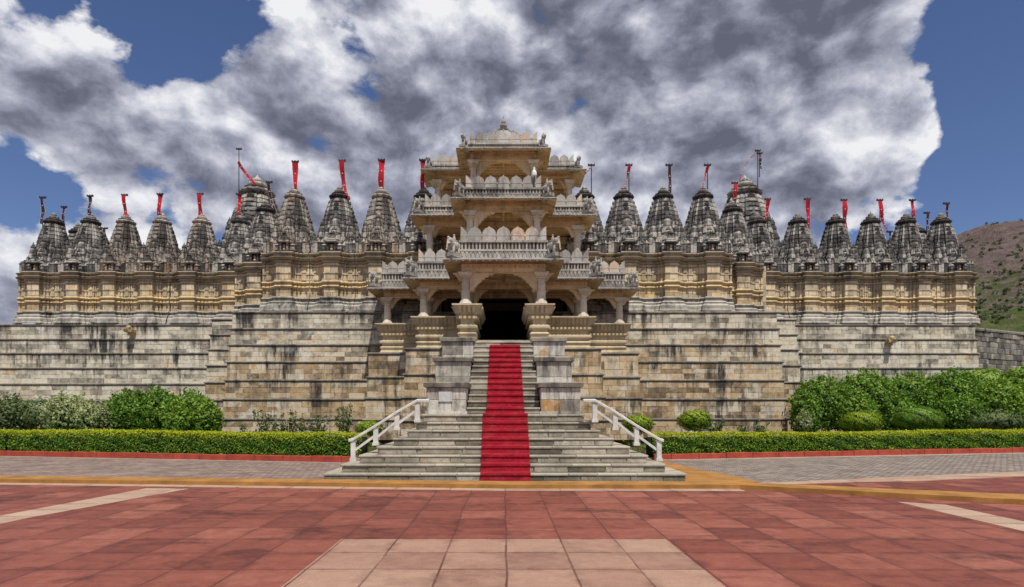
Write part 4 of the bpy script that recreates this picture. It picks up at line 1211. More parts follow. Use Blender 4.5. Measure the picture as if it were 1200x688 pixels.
# hall behind the porch: dark passage, back walls with door openings on the upper floors
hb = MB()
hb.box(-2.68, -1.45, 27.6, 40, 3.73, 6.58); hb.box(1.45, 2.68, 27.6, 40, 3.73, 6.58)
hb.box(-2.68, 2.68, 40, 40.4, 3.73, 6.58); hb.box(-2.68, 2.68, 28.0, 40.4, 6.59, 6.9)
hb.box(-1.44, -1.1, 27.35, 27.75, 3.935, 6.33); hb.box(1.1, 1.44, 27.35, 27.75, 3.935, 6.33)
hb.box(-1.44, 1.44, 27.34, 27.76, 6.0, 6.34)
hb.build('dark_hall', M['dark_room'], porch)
MB().box(-1.6, 1.6, 23.5, 40, 3.936, 3.945).build('hall_floor', M['dark_room'], porch)  # floor takes the same colour with the hall's shade in it
for (z0, z1, y, X) in ((6.95, 9.64, 28.6, 3.25), (10.0, 12.74, 31.2, 3.2)):
    bw = MB(); courses(bw, [(-X, y), (-1.0, y)], z0, z1, 7, .4, .8); courses(bw, [(1.0, y), (X, y)], z0, z1, 7, .4, .8)
    courses(bw, [(-1.0, y), (1.0, y)], z1 - .6, z1, 2, .4, .8)
    bw.box(-X, -1.0, y + .06, y + .3, z0, z1); bw.box(1.0, X, y + .06, y + .3, z0, z1); bw.box(-1.0, 1.0, y + .07, y + .3, z1 - .6, z1); bw.build('back_wall', M['ochre'], porch)

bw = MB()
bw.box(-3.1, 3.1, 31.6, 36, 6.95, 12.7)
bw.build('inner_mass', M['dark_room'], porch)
rs = MB()
rs.box(-5.0, 5.0, 27.7, 31.5, 6.64, 6.93); rs.box(-3.2, 3.2, 27.8, 36, 9.72, 9.98); rs.box(-3.3, 3.3, 30.9, 36, 12.79, 13.0)
rs.build('roof_slab', M['ochre'], porch)
# dome
dm = MB()
dm.lathe(0, 28.6, [(1.35, 13.1), (1.32, 13.45), (1.22, 13.5)] + [(1.18 * math.cos(a), 13.5 + .95 * math.sin(a) ** .9) for a in [math.pi / 2 * q / 8 for q in range(1, 8)]] + [(.22, 14.47)], 24)
for k in range(16):
    a = 2 * math.pi * k / 16
    pts = [(1.2 * math.cos(e) * math.cos(a), 28.6 + 1.2 * math.cos(e) * math.sin(a), 13.51 + .97 * math.sin(e) ** .9) for e in [math.pi / 2 * q / 8 for q in range(0, 8)]]
    dm.tube(pts, .022, 5)
o = dm.build('dome', M['eave'], porch)
fn = MB()
fn.lathe(0, 28.6, [(.42, 14.38), (.46, 14.43), (.30, 14.48), (.25, 14.54), (.30, 14.58), (.18, 14.62), (.10, 14.68), (.17, 14.76), (.17, 14.84), (.07, 14.9), (.11, 14.96), (.09, 15.04), (.03, 15.1), (.02, 15.26)], 14)
fn.build('finial', M['eave'], o, world=False)
MB().box(-1.4, 1.4, 27.2, 30.6, 13.08, 13.12).build('roof_slab', M['eave'], porch)
# white lamp on the second balcony
x, y, z = at(626, 205, 23.86)
lamp = empty('parapet_lamp', (x, 23.88, 10.2)); tag(lamp, 'small white lamp on a bracket at the right end of the second balcony', 'lamp')
MB().tube([(x, 23.9, 10.2), (x, 23.82, 10.45), (x, 23.82, 10.66)], .022, 6).box(x - .05, x + .05, 23.84, 23.92, 10.15, 10.28).build('bracket', M['pole'], lamp)
MB().lathe(x, 23.82, [(.07, 10.64), (.10, 10.68), (.10, 10.80), (.04, 10.88), (.035, 10.98), (.01, 11.0)], 12).build('lamp_shade', M['bulb'], lamp)

# ------------------------------------------------------------------ statues on the eave corners
def fuse(parts_, voxel, name, mat):
    mb = MB()
    for (c, r, rot) in parts_:
        s_ = MB()
        prof = [(math.sin(a), -math.cos(a)) for a in [math.pi * q / 10 for q in range(1, 10)]]
        s_.lathe(0, 0, [(max(.02, a), b_) for a, b_ in prof], 12)
        ca, sa = math.cos(rot), math.sin(rot)
        vs = []
        for (x, y, z) in s_.v:
            x, y, z = x * r[0], y * r[1], z * r[2]
            x, z = x * ca + z * sa, -x * sa + z * ca
            vs.append((x + c[0], y + c[1], z + c[2]))
        mb.add(vs, s_.f, (.5, .5, 0))
    o = mb.build(name, mat)
    md = o.modifiers.new('r', 'REMESH'); md.mode = 'VOXEL'; md.voxel_size = voxel
    m2 = o.modifiers.new('s', 'SMOOTH'); m2.iterations = 3
    dg = bpy.context.evaluated_depsgraph_get()
    me = bpy.data.meshes.new_from_object(o.evaluated_get(dg))
    me.materials.clear(); me.materials.append(mat)
    at_ = me.color_attributes.get('tone') or me.color_attributes.new('tone', 'FLOAT_COLOR', 'CORNER')
    at_.data.foreach_set('color', np.tile([.6, .5, 0, 1], (len(at_.data), 1)).astype(np.float32).ravel())
    me.polygons.foreach_set('use_smooth', [True] * len(me.polygons))
    bpy.data.objects.remove(o)
    return me
# elephant looking along +x, about .5 m long
EL = [((0, 0, .27), (.20, .11, .13), 0), ((.17, 0, .31), (.11, .10, .12), .3), ((.25, 0, .37), (.085, .075, .095), 0), ((.30, 0, .44), (.04, .05, .04), 0), ((.33, 0, .28), (.035, .035, .09), -.3), ((.365, 0, .15), (.026, .026, .09), -.1), ((.39, 0, .07), (.035, .022, .022), 0),
      ((.30, .045, .27), (.06, .014, .014), .4), ((.30, -.045, .27), (.06, .014, .014), .4), ((.22, .085, .36), (.055, .014, .08), .2), ((.22, -.085, .36), (.055, .014, .08), .2),
      ((.13, .06, .12), (.045, .045, .13), 0), ((.17, -.06, .12), (.045, .045, .13), .15), ((-.13, .06, .12), (.05, .045, .13), 0), ((-.09, -.06, .12), (.05, .045, .13), -.12), ((-.15, 0, .27), (.09, .10, .12), 0), ((-.24, 0, .22), (.014, .014, .10), .2),
      ((.02, 0, .45), (.05, .05, .09), 0), ((.02, 0, .56), (.035, .035, .04), 0), ((.08, .05, .42), (.03, .03, .06), .3), ((.08, -.05, .42), (.03, .03, .06), .3), ((.0, 0, .39), (.14, .10, .03), 0)]
LI = [((0, 0, .24), (.17, .09, .09), -.35), ((.13, 0, .33), (.09, .09, .11), 0), ((.18, 0, .42), (.085, .08, .085), 0), ((.26, 0, .40), (.05, .045, .04), .2), ((.20, .05, .50), (.02, .015, .035), 0), ((.20, -.05, .50), (.02, .015, .035), 0), ((.15, 0, .38), (.10, .11, .12), 0),
      ((.13, .05, .14), (.035, .035, .15), -.1), ((.15, -.05, .14), (.035, .035, .15), .1), ((-.12, .06, .12), (.07, .04, .09), .2), ((-.12, -.06, .12), (.07, .04, .09), .2), ((-.10, .06, .05), (.09, .035, .03), 0), ((-.10, -.06, .05), (.09, .035, .03), 0), ((-.22, 0, .24), (.02, .02, .12), -.4), ((-.20, 0, .36), (.03, .03, .04), 0), ((.17, .05, .03), (.05, .03, .025), 0), ((.17, -.05, .03), (.05, .03, .025), 0)]
me_e = fuse(EL, .014, 'elephant', M['mould2'] if 'mould2' in M else M['marble'])
me_l = fuse(LI, .014, 'lion', M['marble'])
base_mb = MB().box(-.26, .30, -.13, .13, -.10, .012).box(-.22, .26, -.10, .10, -.2, -.1).build('statue_base', M['marble'])
base_me = base_mb.data
bpy.data.objects.remove(base_mb)
STAT = [('elephant', 1.66, 20.85, 6.86, 1.15, 'front corner of the lowest balcony'), ('elephant', 3.55, 23.75, 6.85, 1.1, 'second eave of the lowest storey'), ('elephant', 5.35, 25.7, 6.83, 1.05, 'outermost eave of the lowest storey'),
        ('elephant', 1.68, 23.85, 9.93, 1.05, 'front corner of the second balcony'), ('elephant', 3.5, 25.8, 9.92, 1.05, 'side eave of the second storey'),
        ('lion', 1.66, 26.65, 13.0, 1.0, 'front corner of the top eave'), ('lion', 3.45, 28.95, 13.0, 1.0, 'side eave of the top storey')]
for kind, X, y, z, s_, where in STAT:
    for sg, sn in ((-1, 'left'), (1, 'right')):
        root = empty('stone_' + kind, (sg * X, y, z), R(-58) if sg > 0 else R(-122))
        root.scale = (s_, s_, s_)
        b1 = bpy.data.objects.new('body', me_e if kind == 'elephant' else me_l); col.objects.link(b1); b1.parent = root
        b2 = bpy.data.objects.new('base', base_me); col.objects.link(b2); b2.parent = root
        tag(root, 'small carved stone %s on the %s %s' % (kind, sn, where), 'statue', 'carved stone %ss on the porch eaves' % kind)

# ------------------------------------------------------------------ shrines with spires
def plan(r):
    q = [(-.74, -.74), (-.60, -.74), (-.60, -.86), (-.34, -.86), (-.34, -1.0), (.34, -1.0), (.34, -.86), (.60, -.86), (.60, -.74)]
    pts = []
    for k in range(4):
        c, s_ = [(1, 0), (0, 1), (-1, 0), (0, -1)][k]
        pts += [(r * (x * c - y * s_), r * (x * s_ + y * c)) for x, y in q]
    return pts
def tower(mb, R_, H, z0, levels, neck=.44, pw=1.9, groove=.94):
    rows = []
    for l in range(levels):
        for t_, g in ((l / levels, 1), ((l + .66) / levels, 1), ((l + .70) / levels, groove), ((l + .98) / levels, groove)):
            rr = R_ * (1 - (1 - neck) * t_ ** pw) * g
            rows.append((rr, z0 + H * t_))
    rows.append((R_ * neck, z0 + H))
    n = 36
    vs = []
    for rr, z in rows: vs += [(x, y, z) for x, y in plan(rr)]
    k0 = len(mb.v)
    mb.v += vs
    cols = [rng.random() for _ in range(n)]
    for k in range(len(rows) - 1):
        lv = rng.random() * .4
        for i in range(n):
            j = (i + 1) % n
            mb.f.append((k0 + k * n + i, k0 + k * n + j, k0 + (k + 1) * n + j, k0 + (k + 1) * n + i))
            mb.t.append((min(1, cols[i // 2] * .6 + lv), rng.random(), 0))
    mb.f.append(tuple(k0 + (len(rows) - 1) * n + i for i in range(n))); mb.t.append((.5, .5, 0))
def amalaka(mb, r, z, h, n=24):
    mb.lathe(0, 0, [(r * .82, z), (r * 1.10, z + h * .25), (r * 1.16, z + h * .5), (r * 1.08, z + h * .75), (r * .7, z + h)], n, ribs=1, ribamp=.05)
def kalasha(mb, r, z, h):
    mb.lathe(0, 0, [(r * .62, z), (r * .80, z + h * .06), (r * .60, z + h * .12), (r * .42, z + h * .2), (r * .52, z + h * .3), (r * .50, z + h * .42), (r * .2, z + h * .52), (r * .3, z + h * .58), (r * .26, z + h * .7), (r * .1, z + h * .82), (.005, z + h)], 12)
turret_mesh = {}
def turret_me(matname):
    if matname not in turret_mesh:
        mb = MB()
        tower(mb, .9, .80, 0, 5, neck=.42, pw=2.1, groove=.90)
        amalaka(mb, .34, .78, .09, 12)
        mb.lathe(0, 0, [(.24, .87), (.26, .90), (.12, .93), (.02, 1.0)], 8)
        for k in range(4):                 # small gavaksha plaques on each face
            a = k * math.pi / 2
            c, s_ = math.cos(a), math.sin(a)
            for (w, zz, h, d) in ((.30, .02, .26, 1.02), (.24, .30, .2, .93)):
                pts = [(-w, zz), (w, zz), (w, zz + h * .6), (0, zz + h), (-w, zz + h * .6)]
                f0 = [(x * c + d * s_, x * s_ - d * c, z) for x, z in pts]; f1 = [(x * c + (d - .12) * s_, x * s_ - (d - .12) * c, z) for x, z in pts]
                n_ = 5
                mb.add(f0 + f1, [tuple(range(5))] + [((i + 1) % n_, i, n_ + i, n_ + (i + 1) % n_) for i in range(n_)])
        o = mb.build('turret', M[matname])
        turret_mesh[matname] = o.data
        bpy.data.objects.remove(o)
    return turret_mesh[matname]
SMALL_T = []
for k in range(4):
    a = k * math.pi / 2
    def rot(x, y): return (x * math.cos(a) - y * math.sin(a), x * math.sin(a) + y * math.cos(a))
    for (x, y, z, r, h) in ((0, -.66, .0, .42, .76), (0, -.86, .0, .34, .50), (-.62, -.62, .0, .30, .62), (-.76, -.76, .0, .24, .36), (-.38, -.78, .0, .20, .48), (.38, -.78, .0, .20, .48), (-.50, -.92, .0, .16, .27), (.50, -.92, .0, .16, .27), (-.24, -.92, .0, .14, .24), (.24, -.92, .0, .14, .24), (-.30, -.62, .30, .15, .34), (.30, -.62, .30, .15, .34)):
        X, Y = rot(x, y)
        SMALL_T.append((X, Y, z, r, h, a))
def make_spire(root, cx, cy, z0, R_, H, levels, turrets, matname, top=1.0):
    mb = MB()
    tower(mb, R_ * .80, H, 0, levels, neck=.50, pw=3.0, groove=.955)
    # vertical string of little plaques up each face
    for k in range(4):
        a = k * math.pi / 2; c, s_ = math.cos(a), math.sin(a)
        nq = levels
        for i in range(nq):
            t_ = (i + .1) / nq
            d = R_ * .80 * (1 - .50 * t_ ** 3.0) + .03
            w = .17 * R_ * (1 - .45 * t_); h = H / nq * .6
            zz = H * t_
            for off in (0,):
                pts = [(-w, zz), (w, zz), (w, zz + h * .6), (0, zz + h), (-w, zz + h * .6)]
                f0 = [(x * c + d * s_, x * s_ - d * c, z) for x, z in pts]; f1 = [(x * c + (d - .1 * R_) * s_, x * s_ - (d - .1 * R_) * c, z) for x, z in pts]
                mb.add(f0 + f1, [tuple(range(5))] + [((j + 1) % 5, j, 5 + j, 5 + (j + 1) % 5) for j in range(5)])
    sp = mb.build('spire', M[matname], root, world=False, loc=(cx, cy, z0))
    am = MB(); amalaka(am, R_ * .40, H, .24 * top)
    am.build('amalaka', M[matname], sp, world=False)
    ka = MB(); kalasha(ka, R_ * .46, H + .24 * top, .48 * top)
    ka.build('finial', M['marble'], sp, world=False)
    tm = turret_me(matname)
    for (x, y, z, r, h, a) in turrets:
        o = bpy.data.objects.new('turret', tm); col.objects.link(o)
        o.parent = sp
        o.location = (x * R_ * .98, y * R_ * .98, z * H)
        o.rotation_euler = (0, 0, a)
        o.scale = (r * R_, r * R_, h * H)
    return sp
WP = [(.40, 0), (.40, .06), (.36, .10), (.33, .26), (.25, .34), (.22, .36), (.24, .42), (.20, .47), (.10, .50), (.10, .60), (.16, .64), (.10, .70), (.003, .72)]
WM = [(0, 1.10), (.06, 1.12), (.09, 1.17), (.05, 1.22), (.02, 1.25), (.02, 1.29), (.08, 1.31), (.11, 1.37), (.07, 1.42), (0, 1.44)]
WU = [(0, 1.44), (0, 1.75), (.03, 1.76), (.03, 1.80), (0, 1.81), (0, 2.12), (.04, 2.13), (.04, 2.19), (0, 2.2), (0, 2.24)]
WC = [(0, 2.24), (.06, 2.25), (.08, 2.30), (.05, 2.36), (.13, 2.38), (.20, 2.44), (.22, 2.47), (.14, 2.50), (.08, 2.52), (.08, 2.60), (.16, 2.62), (.20, 2.67), (.12, 2.72), (.0, 2.74), (-.2, 2.75)]
HW = 1.025
BAY = [(-HW, -.05), (-.94, -.05), (-.94, 0), (-.60, 0), (-.60, -.07), (-.47, -.07), (-.47, -.16), (-.31, -.16), (-.31, -.38), (.31, -.38), (.31, -.16), (.47, -.16), (.47, -.07), (.60, -.07), (.60, 0), (.94, 0), (.94, -.05), (HW, -.05)]
def make_shrine(matname):
    root = empty('shrine', (0, 0, 0))
    # the base is sunk behind the string of the wall: four stacked bands of one profile
    o = MB().sweep(BAY, WP).build('base_moulding', M['basemould'], root)
    w = MB().sweep(BAY, WU); w.sweep(BAY, [(0, .72), (0, 1.1)])
    # small slabs in the recess on either side of the pilaster
    for s in (-1, 1):
        for z in (1.5, 1.86):
            w.box(s * .77 - .10, s * .77 + .10, -.03, .02, z, z + .24)
    w.build('wall', M['shrine'], root)
    MB().sweep(BAY, WM).build('middle_moulding', M['mould'], root)
    MB().sweep(BAY, WC).build('cornice', M['cornice'], root)
    MB().box(-HW, HW, .02, 2.1, 2.3, 2.74).build('roof_slab', M['cornice'], root)
    # frieze of little aedicules over the cornice
    f = MB()
    f.sweep([(-HW, .04), (-.42, .04), (-.42, -.2), (.42, -.2), (.42, .04), (HW, .04)], [(-.0, 2.73), (0, 2.84), (.05, 2.86), (.05, 2.90), (0, 2.92), (0, 3.06), (.04, 3.08), (-.02, 3.14), (-.3, 3.14)])
    xs = [-.93, -.78, -.62, -.5, .5, .62, .78, .93]
    for x in xs:
        wd = .055 + rng.random() * .02; hh = rng.uniform(.32, .5); y0 = -.03
        f.box(x - wd, x + wd, y0, y0 + .2, 2.78, 2.78 + hh)
        f.box(x - wd - .02, x + wd + .02, y0 - .02, y0 + .2, 2.78 + hh, 2.78 + hh + .035)
        f.frus((x - wd, x + wd, y0, y0 + .18), 2.78 + hh + .035, (x - .012, x + .012, y0 + .07, y0 + .11), 2.78 + hh + .18)
    f.build('frieze', M[matname], root)
    # niche on the pilaster with its own little roof
    nmb = MB()
    nmb.box(-.20, -.12, -.34, -.1, 2.76, 3.16); nmb.box(.12, .20, -.34, -.1, 2.76, 3.16)
    nmb.box(-.25, .25, -.38, -.08, 2.74, 2.80); nmb.box(-.28, .28, -.42, -.08, 3.16, 3.22)
    for i in range(4):
        k = .25 - i * .055
        nmb.frus((-k, k, -.24 - k * .6, -.08), 3.22 + i * .09, (-k * .85, k * .85, -.24 - k * .5, -.08), 3.22 + i * .09 + .06)
        nmb.box(-k * .8, k * .8, -.24 - k * .45, -.08, 3.22 + i * .09 + .06, 3.22 + i * .09 + .09)
    nmb.lathe(0, -.24, [(.08, 3.57), (.1, 3.61), (.05, 3.66), (.01, 3.74)], 8)
    no = nmb.build('niche', M[matname], root)
    MB().lathe(0, -.24, [(.05, 2.80), (.08, 2.86), (.05, 2.95), (.045, 3.0), (.05, 3.06), (.01, 3.12)], 8).box(-.11, .11, -.16, -.1, 2.8, 3.15).build('carved_figure', M['mould'], no, world=False)
    make_spire(root, 0, 1.12, 2.74, 1.04, 2.84, 13, SMALL_T, matname)
    return root
protoA = make_shrine('spire')
protoB = make_shrine('spire2')
used = set()
def put_shrine(proto, x, y, label, w=2.05, rz=0):
    if proto.name not in used:
        used.add(proto.name); o = proto
    else:
        o = copy_tree(proto)
    o.location = (x, y, 6.0)
    o.rotation_euler = (0, 0, rz)
    sc_ = w / (2 * HW)
    for ch in TREE.get(proto.name, kids(proto)) if o is proto else kids(o):
        if ch.name.split('.')[0] in ('base_moulding', 'wall', 'middle_moulding', 'cornice', 'roof_slab', 'frieze'):
            ch.scale = (sc_, 1, 1)
    tag(o, label, 'shrine', 'small spired shrines along the temple walls')
    return o
YF, YN = 32.1, 28.15
ord_ = ['first', 'second', 'third', 'fourth', 'fifth', 'sixth']
XR = [3.85, 5.72, 7.6, 9.5]; XRF = [13.7, 15.9, 17.95, 19.85, 21.75, 23.65]
XL = [-3.8, -5.8, -7.8, -9.95]; XLF = [-14.2, -16.3, -18.45, -20.4, -22.3, -24.3]
def widths(xs):
    out = []
    for i, x in enumerate(xs):
        g = []
        if i > 0: g.append(abs(x - xs[i - 1]))
        if i < len(xs) - 1: g.append(abs(xs[i + 1] - x))
        out.append(sum(g) / len(g))
    return out
for side, near, far, mid in (('left', XL, XLF, -12.1), ('right', XR, XRF, 11.65)):
    wn_, wf_ = widths(near), widths(far)
    for i, x in enumerate(near):
        lab = ['pale spired shrine half hidden behind the %s side of the porch', 'spired shrine next to the porch on the %s, over the front wall', 'middle shrine of the three clear ones over the %s front wall', 'outermost shrine over the %s front wall, at its corner'][i] % side
        p = protoB if (side == 'left' and i in (1, 3)) else protoA
        put_shrine(p, x, YN, lab, wn_[i])
    put_shrine(protoA, mid, 30.15, 'shrine standing in the %s corner recess in front of the great spire' % side, 2.1)
    for i, x in enumerate(far):
        lab = 'shrine on the set back %s wall, %s from the porch side' % (side, ord_[i]) if i < 5 else 'end shrine of the set back wall at its far %s end' % side
        p = protoB if (side == 'left' and i in (1, 2, 3)) else protoA
        put_shrine(p, x, YF, lab, wf_[i])
    # row that runs back along the flank
    for i in range(3):
        xx = (far[-1] - (.95 if side == 'left' else -.95) * 1.02)
        lab = ['shrine on the %s flank, just behind the end shrine', 'shrine on the %s flank, two behind the end shrine', 'shrine on the %s flank, three behind the end shrine'][i] % side
        s_ = -1 if side == 'left' else 1
        put_shrine(protoA, far[-1] + s_ * 1.10, 35.1 + 2.05 * i - .0, lab, 2.05, R(-90) if side == 'left' else R(90))
# masonry that closes the steps between the rows
cl = empty('temple_hall', (0, 40, 6))
tag(cl, 'flat roofed masonry of the temple behind the rows of shrines', 'building')
mb = MB()
for s in (-1, 1):
    def bx(x0, x1, y0, y1, z0, z1):
        a, b_ = sorted((s * x0, s * x1)); mb.box(a, b_, y0, y1, z0, z1)
    bx(2.9, 10.9 if s < 0 else 10.4, 28.3, 34, 5.93, 8.68); bx(10.7, 12.95, 30.3, 34, 5.93, 8.67); bx(12.9, 24.6, 32.3, 60, 5.93, 8.66)
    bx(4.0, 12.95, 33.9, 60, 5.93, 8.655)
mb.build('wall', M['shrine'], cl)

# great spires behind the corners
GT = []
for k in range(4):
    a = k * math.pi / 2
    def rot(x, y): return (x * math.cos(a) - y * math.sin(a), x * math.sin(a) + y * math.cos(a))
    for (x, y, z, r, h) in ((0, -.62, .0, .44, .80), (0, -.82, .0, .32, .52), (-.40, -.62, .3, .18, .42), (.40, -.62, .3, .18, .42), (-.54, -.54, .0, .32, .68), (-.74, -.74, .0, .24, .42), (-.62, -.62, .0, .26, .54), (-.44, -.86, .0, .18, .26), (.44, -.86, .0, .18, .26), (-.36, -.80, .22, .16, .24), (.36, -.80, .22, .16, .24), (-.30, -.68, .44, .13, .2), (.30, -.68, .44, .13, .2)):
        X, Y = rot(x, y); GT.append((X, Y, z, r, h, a))
gs = empty('great_spire', (-14.9, 37.2, 8.6))
make_spire(gs, 0, 0, .7, 2.16, 5.15, 17, GT, 'spire', top=1.9)
MB().box(-2.3, 2.3, -2.3, 2.3, 0, .72).build('base_block', M['spire'], gs, world=False)
tag(gs, 'large clustered spire rising behind the left corner shrines', 'temple spire', 'two great spires behind the corners')
g2 = copy_tree(gs); g2.location = (14.6, 37.2, 8.6)
tag(g2, 'large clustered spire rising behind the right corner shrines', 'temple spire', 'two great spires behind the corners')

# ------------------------------------------------------------------ flags
def flag(px, py, D, plen, style, label, blen=1.4, w=.30, mat='banner', head=True, wind=0.0):
    """pole whose top stands at the given pixel; banner hung from a small cross board"""
    x, y, zt = at(px, py, D)
    w *= .86 if D < 30 else .74
    drop = .75 if py == 175 else .05
    root = empty('flagpole', (x, y, zt - plen))
    MB().tube([(0, 0, 0), (0, 0, plen)], [.027, .022], 7).build('pole', M['pole'], root, world=False)
    bd = MB().box(-.16, .16, -.05, .05, plen - .02, plen + .045)
    for k in (-.14, 0, .14): bd.box(k - .02, k + .02, -.06, .06, plen + .045, plen + .075)
    if style == 'tall':
        bd = MB().box(-.26, .22, -.14, .14, plen, plen + .10).box(-.1, .06, -.2, .2, plen - .06, plen)
    bd.build('cross_board', M['pole'], root, world=False)
    n = 14
    vs, tr = [], MB()
    rr = random.Random(int(px * 10))
    ph = rr.uniform(0, 6)
    L_, Rr_ = [], []
    sg = 1 if wind >= 0 else -1
    for i in range(n + 1):
        t_ = i / n
        if style == 'straight':
            cx = .01 + wind * t_ ** 1.5 + .045 * math.sin(t_ * 5.5 + ph) * t_; cz = plen - .02 - blen * t_; ww = w * (1 - .35 * t_) * (1 + .16 * math.sin(t_ * 9 + ph * 2)); ux, uz = 1, 0
        elif style == 'curl':       # hangs down, then blows off to one side
            cx = wind * t_ ** 2.2; cz = plen - .02 - blen * t_ * (1 - .12 * t_); ww = w * (1 - .6 * min(1, t_ * 1.4)) + .03; ux, uz = 1, 0
        else:                       # long ribbon swagged to the spire
            cx = wind * (1 - (1 - t_) ** 1.6) if abs(wind) > 1 else wind * t_ ** 1.5; cz = plen - drop - blen * (t_ ** 1.15); ww = w * .72 * (1 - .2 * t_); ux, uz = .75, .66 * sg
            ux = .8 if t_ < .3 else .45
            uz = .55 if t_ < .3 else .9 * (1)
        cy = -.05 + .05 * math.sin(t_ * 7 + ph)
        tw = .25 * math.sin(t_ * 5 + ph)
        L_.append((cx - ww / 2 * ux, cy - ww * tw * .5, cz - ww / 2 * uz)); Rr_.append((cx + ww / 2 * ux, cy + ww * tw * .5, cz + ww / 2 * uz))
    mb = MB()
    mb.add(L_ + Rr_, [(i, n + 1 + i, n + 2 + i, i + 1) for i in range(n)], (.5, .5, 0))
    for i in range(1, n):
        a, b_ = Vector(L_[i]), Vector(Rr_[i])
        a2, b2 = Vector(L_[i + 1] if i < n else L_[i]), Vector(Rr_[i + 1])
        e = (b_ - a) * .11
        dy = Vector((0, -.012, 0))
        if i % 2 == 0 or mat == 'banner_backlit':
            for p, q in ((a - e * .8, a2 - e * .8), (b_ + e * .1, b2 + e * .1)):
                m_ = p.lerp(q, .55)
                tr.add([tuple(p + dy), tuple(p + e * .7 + dy), tuple(m_ + e * .7 + dy), tuple(m_ + dy), tuple(p - dy), tuple(p + e * .7 - dy), tuple(m_ + e * .7 - dy), tuple(m_ - dy)], [(0, 1, 2, 3), (7, 6, 5, 4), (0, 4, 5, 1), (2, 6, 7, 3), (1, 5, 6, 2), (0, 3, 7, 4)])
    for i in (4, 8, 11):
        c_ = (Vector(L_[i]) + Vector(Rr_[i])) / 2
        tr.box(c_.x - .02, c_.x + .02, c_.y - .016, c_.y + .016, c_.z - .022, c_.z + .022)
    bk = MB().add([tuple(Vector(p) + Vector((0, .008, 0))) for p in L_ + Rr_], [(i, i + 1, n + 2 + i, n + 1 + i) for i in range(n)], (.5, .5, 0))
    nf = len(mb.f) + len(bk.f)
    mb.add(bk.v, bk.f, (.5, .5, 0)); mb.add(tr.v, tr.f, (.5, .5, 1))
    o = mb.build('banner', M[mat], root, world=False)
    o.data.materials.append(M['trim'])
    o.data.polygons.foreach_set('material_index', [0] * nf + [1] * len(tr.f))
    tag(root, label, 'flag', 'red temple flags on poles above the spires')
DN, DF = 29.2, 33.1
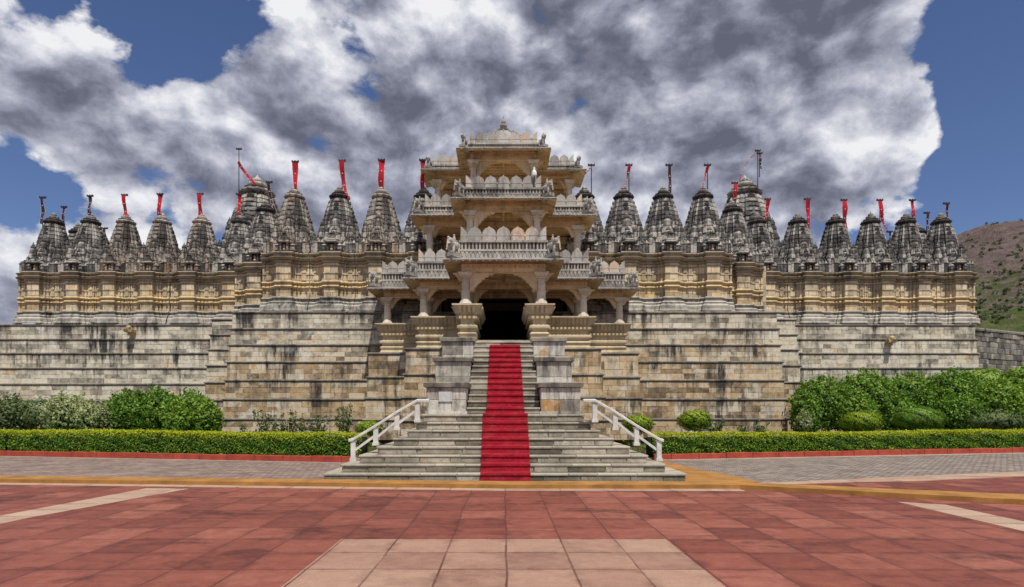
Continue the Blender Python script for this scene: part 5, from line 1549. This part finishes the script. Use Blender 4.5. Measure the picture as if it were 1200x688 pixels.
F = [
 (50, 232, DF, 2.4, 'straight', 'dark narrow flag on the end shrine at the far left', 1.4, .24, 'banner_backlit', .0),
 (75, 243, 35.3, 2.2, 'straight', 'short dark flag between the two leftmost spires', 1.3, .22, 'banner_backlit', .02),
 (105.5, 230, DF, 2.4, 'straight', 'narrow dark flag with red head above the second spire from the left', 1.2, .20, 'banner_backlit', .0),
 (123, 268, 37.2, 1.8, 'curl', 'small dark flag blown sideways low behind the second spire from the left', 1.0, .22, 'banner_backlit', .3),
 (146, 229, DF, 2.4, 'curl', 'red flag twisted to the right above the third spire from the left', 1.6, .30, 'banner', .18),
 (187.5, 228, DF, 2.3, 'straight', 'straight red flag above the brown fourth spire from the left', 1.75, .32, 'banner', .0),
 (234.5, 228, DF, 2.3, 'straight', 'straight wide red flag above the fifth spire from the left', 1.6, .34, 'banner', -.03),
 (280.5, 228, DF, 2.0, 'straight', 'red flag low beside the left great spire', 1.65, .24, 'banner', .03),
 (280, 175, 36.5, 3.4, 'ribbon', 'tallest left pole with a red ribbon blown to the great spire', 1.35, .34, 'banner', 1.0),
 (315.5, 214, 31.2, 2.0, 'curl', 'dark flag right of the left great spire', 1.6, .2, 'banner_backlit', .35),
 (346, 190, DN, 2.2, 'curl', 'red flag trailing right above the corner shrine on the left', 1.9, .30, 'banner', .12),
 (401, 189, DN, 2.2, 'curl', 'red flag swept right above the middle left front shrine', 2.1, .28, 'banner', .34),
 (447, 188, DN, 2.0, 'straight', 'broad straight red flag left of the porch', 1.75, .36, 'banner', .02),
 (495, 188, DN, 2.2, 'straight', 'narrow red flag touching the left edge of the porch roofs', 1.8, .26, 'banner', .05),
 (693, 194, DN, 2.2, 'ribbon', 'dark pole with a red end beside the right edge of the porch', .35, .3, 'banner', -.3),
 (737, 194, DN, 2.2, 'ribbon', 'red flag curling left to the spire right of the porch', 1.25, .34, 'banner', -.26),
 (784, 194, DN, 2.2, 'straight', 'dark narrow flag with red head above the second spire right of the porch', 1.7, .17, 'banner_backlit', .06),
 (829, 194, DN, 2.2, 'ribbon', 'red flag curling left above the third spire right of the porch', 1.5, .36, 'banner', -.45),
 (861, 215, 31.2, 2.0, 'straight', 'red flag just left of the right great spire', 1.3, .24, 'banner', -.02),
 (888, 177, 36.5, 3.2, 'ribbon', 'tallest right pole with a red ribbon blown left to the great spire', 1.75, .42, 'banner', -1.1),
 (890, 180, 36.4, 1.4, 'straight', 'small dark flag hanging right under the top of the tallest right pole', .9, .2, 'banner_backlit', .05),
 (899.5, 234, 33.0, 1.9, 'curl', 'red flag curling left in front of the right great spire', 1.35, .26, 'banner', -.2),
 (946, 234, DF, 2.3, 'straight', 'straight red flag on the first spire right of the great spire', 1.65, .33, 'banner', .03),
 (989, 235, DF, 2.3, 'straight', 'straight red flag on the second spire right of the great spire', 1.65, .33, 'banner', .05),
 (1031, 235, DF, 2.3, 'curl', 'red flag blown to the right on the third spire right of the great spire', 1.8, .28, 'banner', .38),
 (1042.5, 272, 35.3, 1.6, 'straight', 'very small dark flag low between two right spires', .9, .16, 'banner_backlit', .02),
 (1069, 235, DF, 2.3, 'curl', 'dark red flag on the fourth spire right of the great spire', 1.7, .24, 'banner', .2),
 (1086, 250, 35.3, 2.0, 'straight', 'short dark flag between the last two right spires', 1.2, .18, 'banner_backlit', .03),
 (1109, 239, DF, 2.3, 'straight', 'narrow dark flag on the end shrine at the far right', 1.3, .2, 'banner_backlit', .02)]
for (px, py, D, pl_, st, lab, bl, w_, mt, wd) in F:
    flag(px, py, D, pl_, st, lab, bl, w_, mt, True, wd)
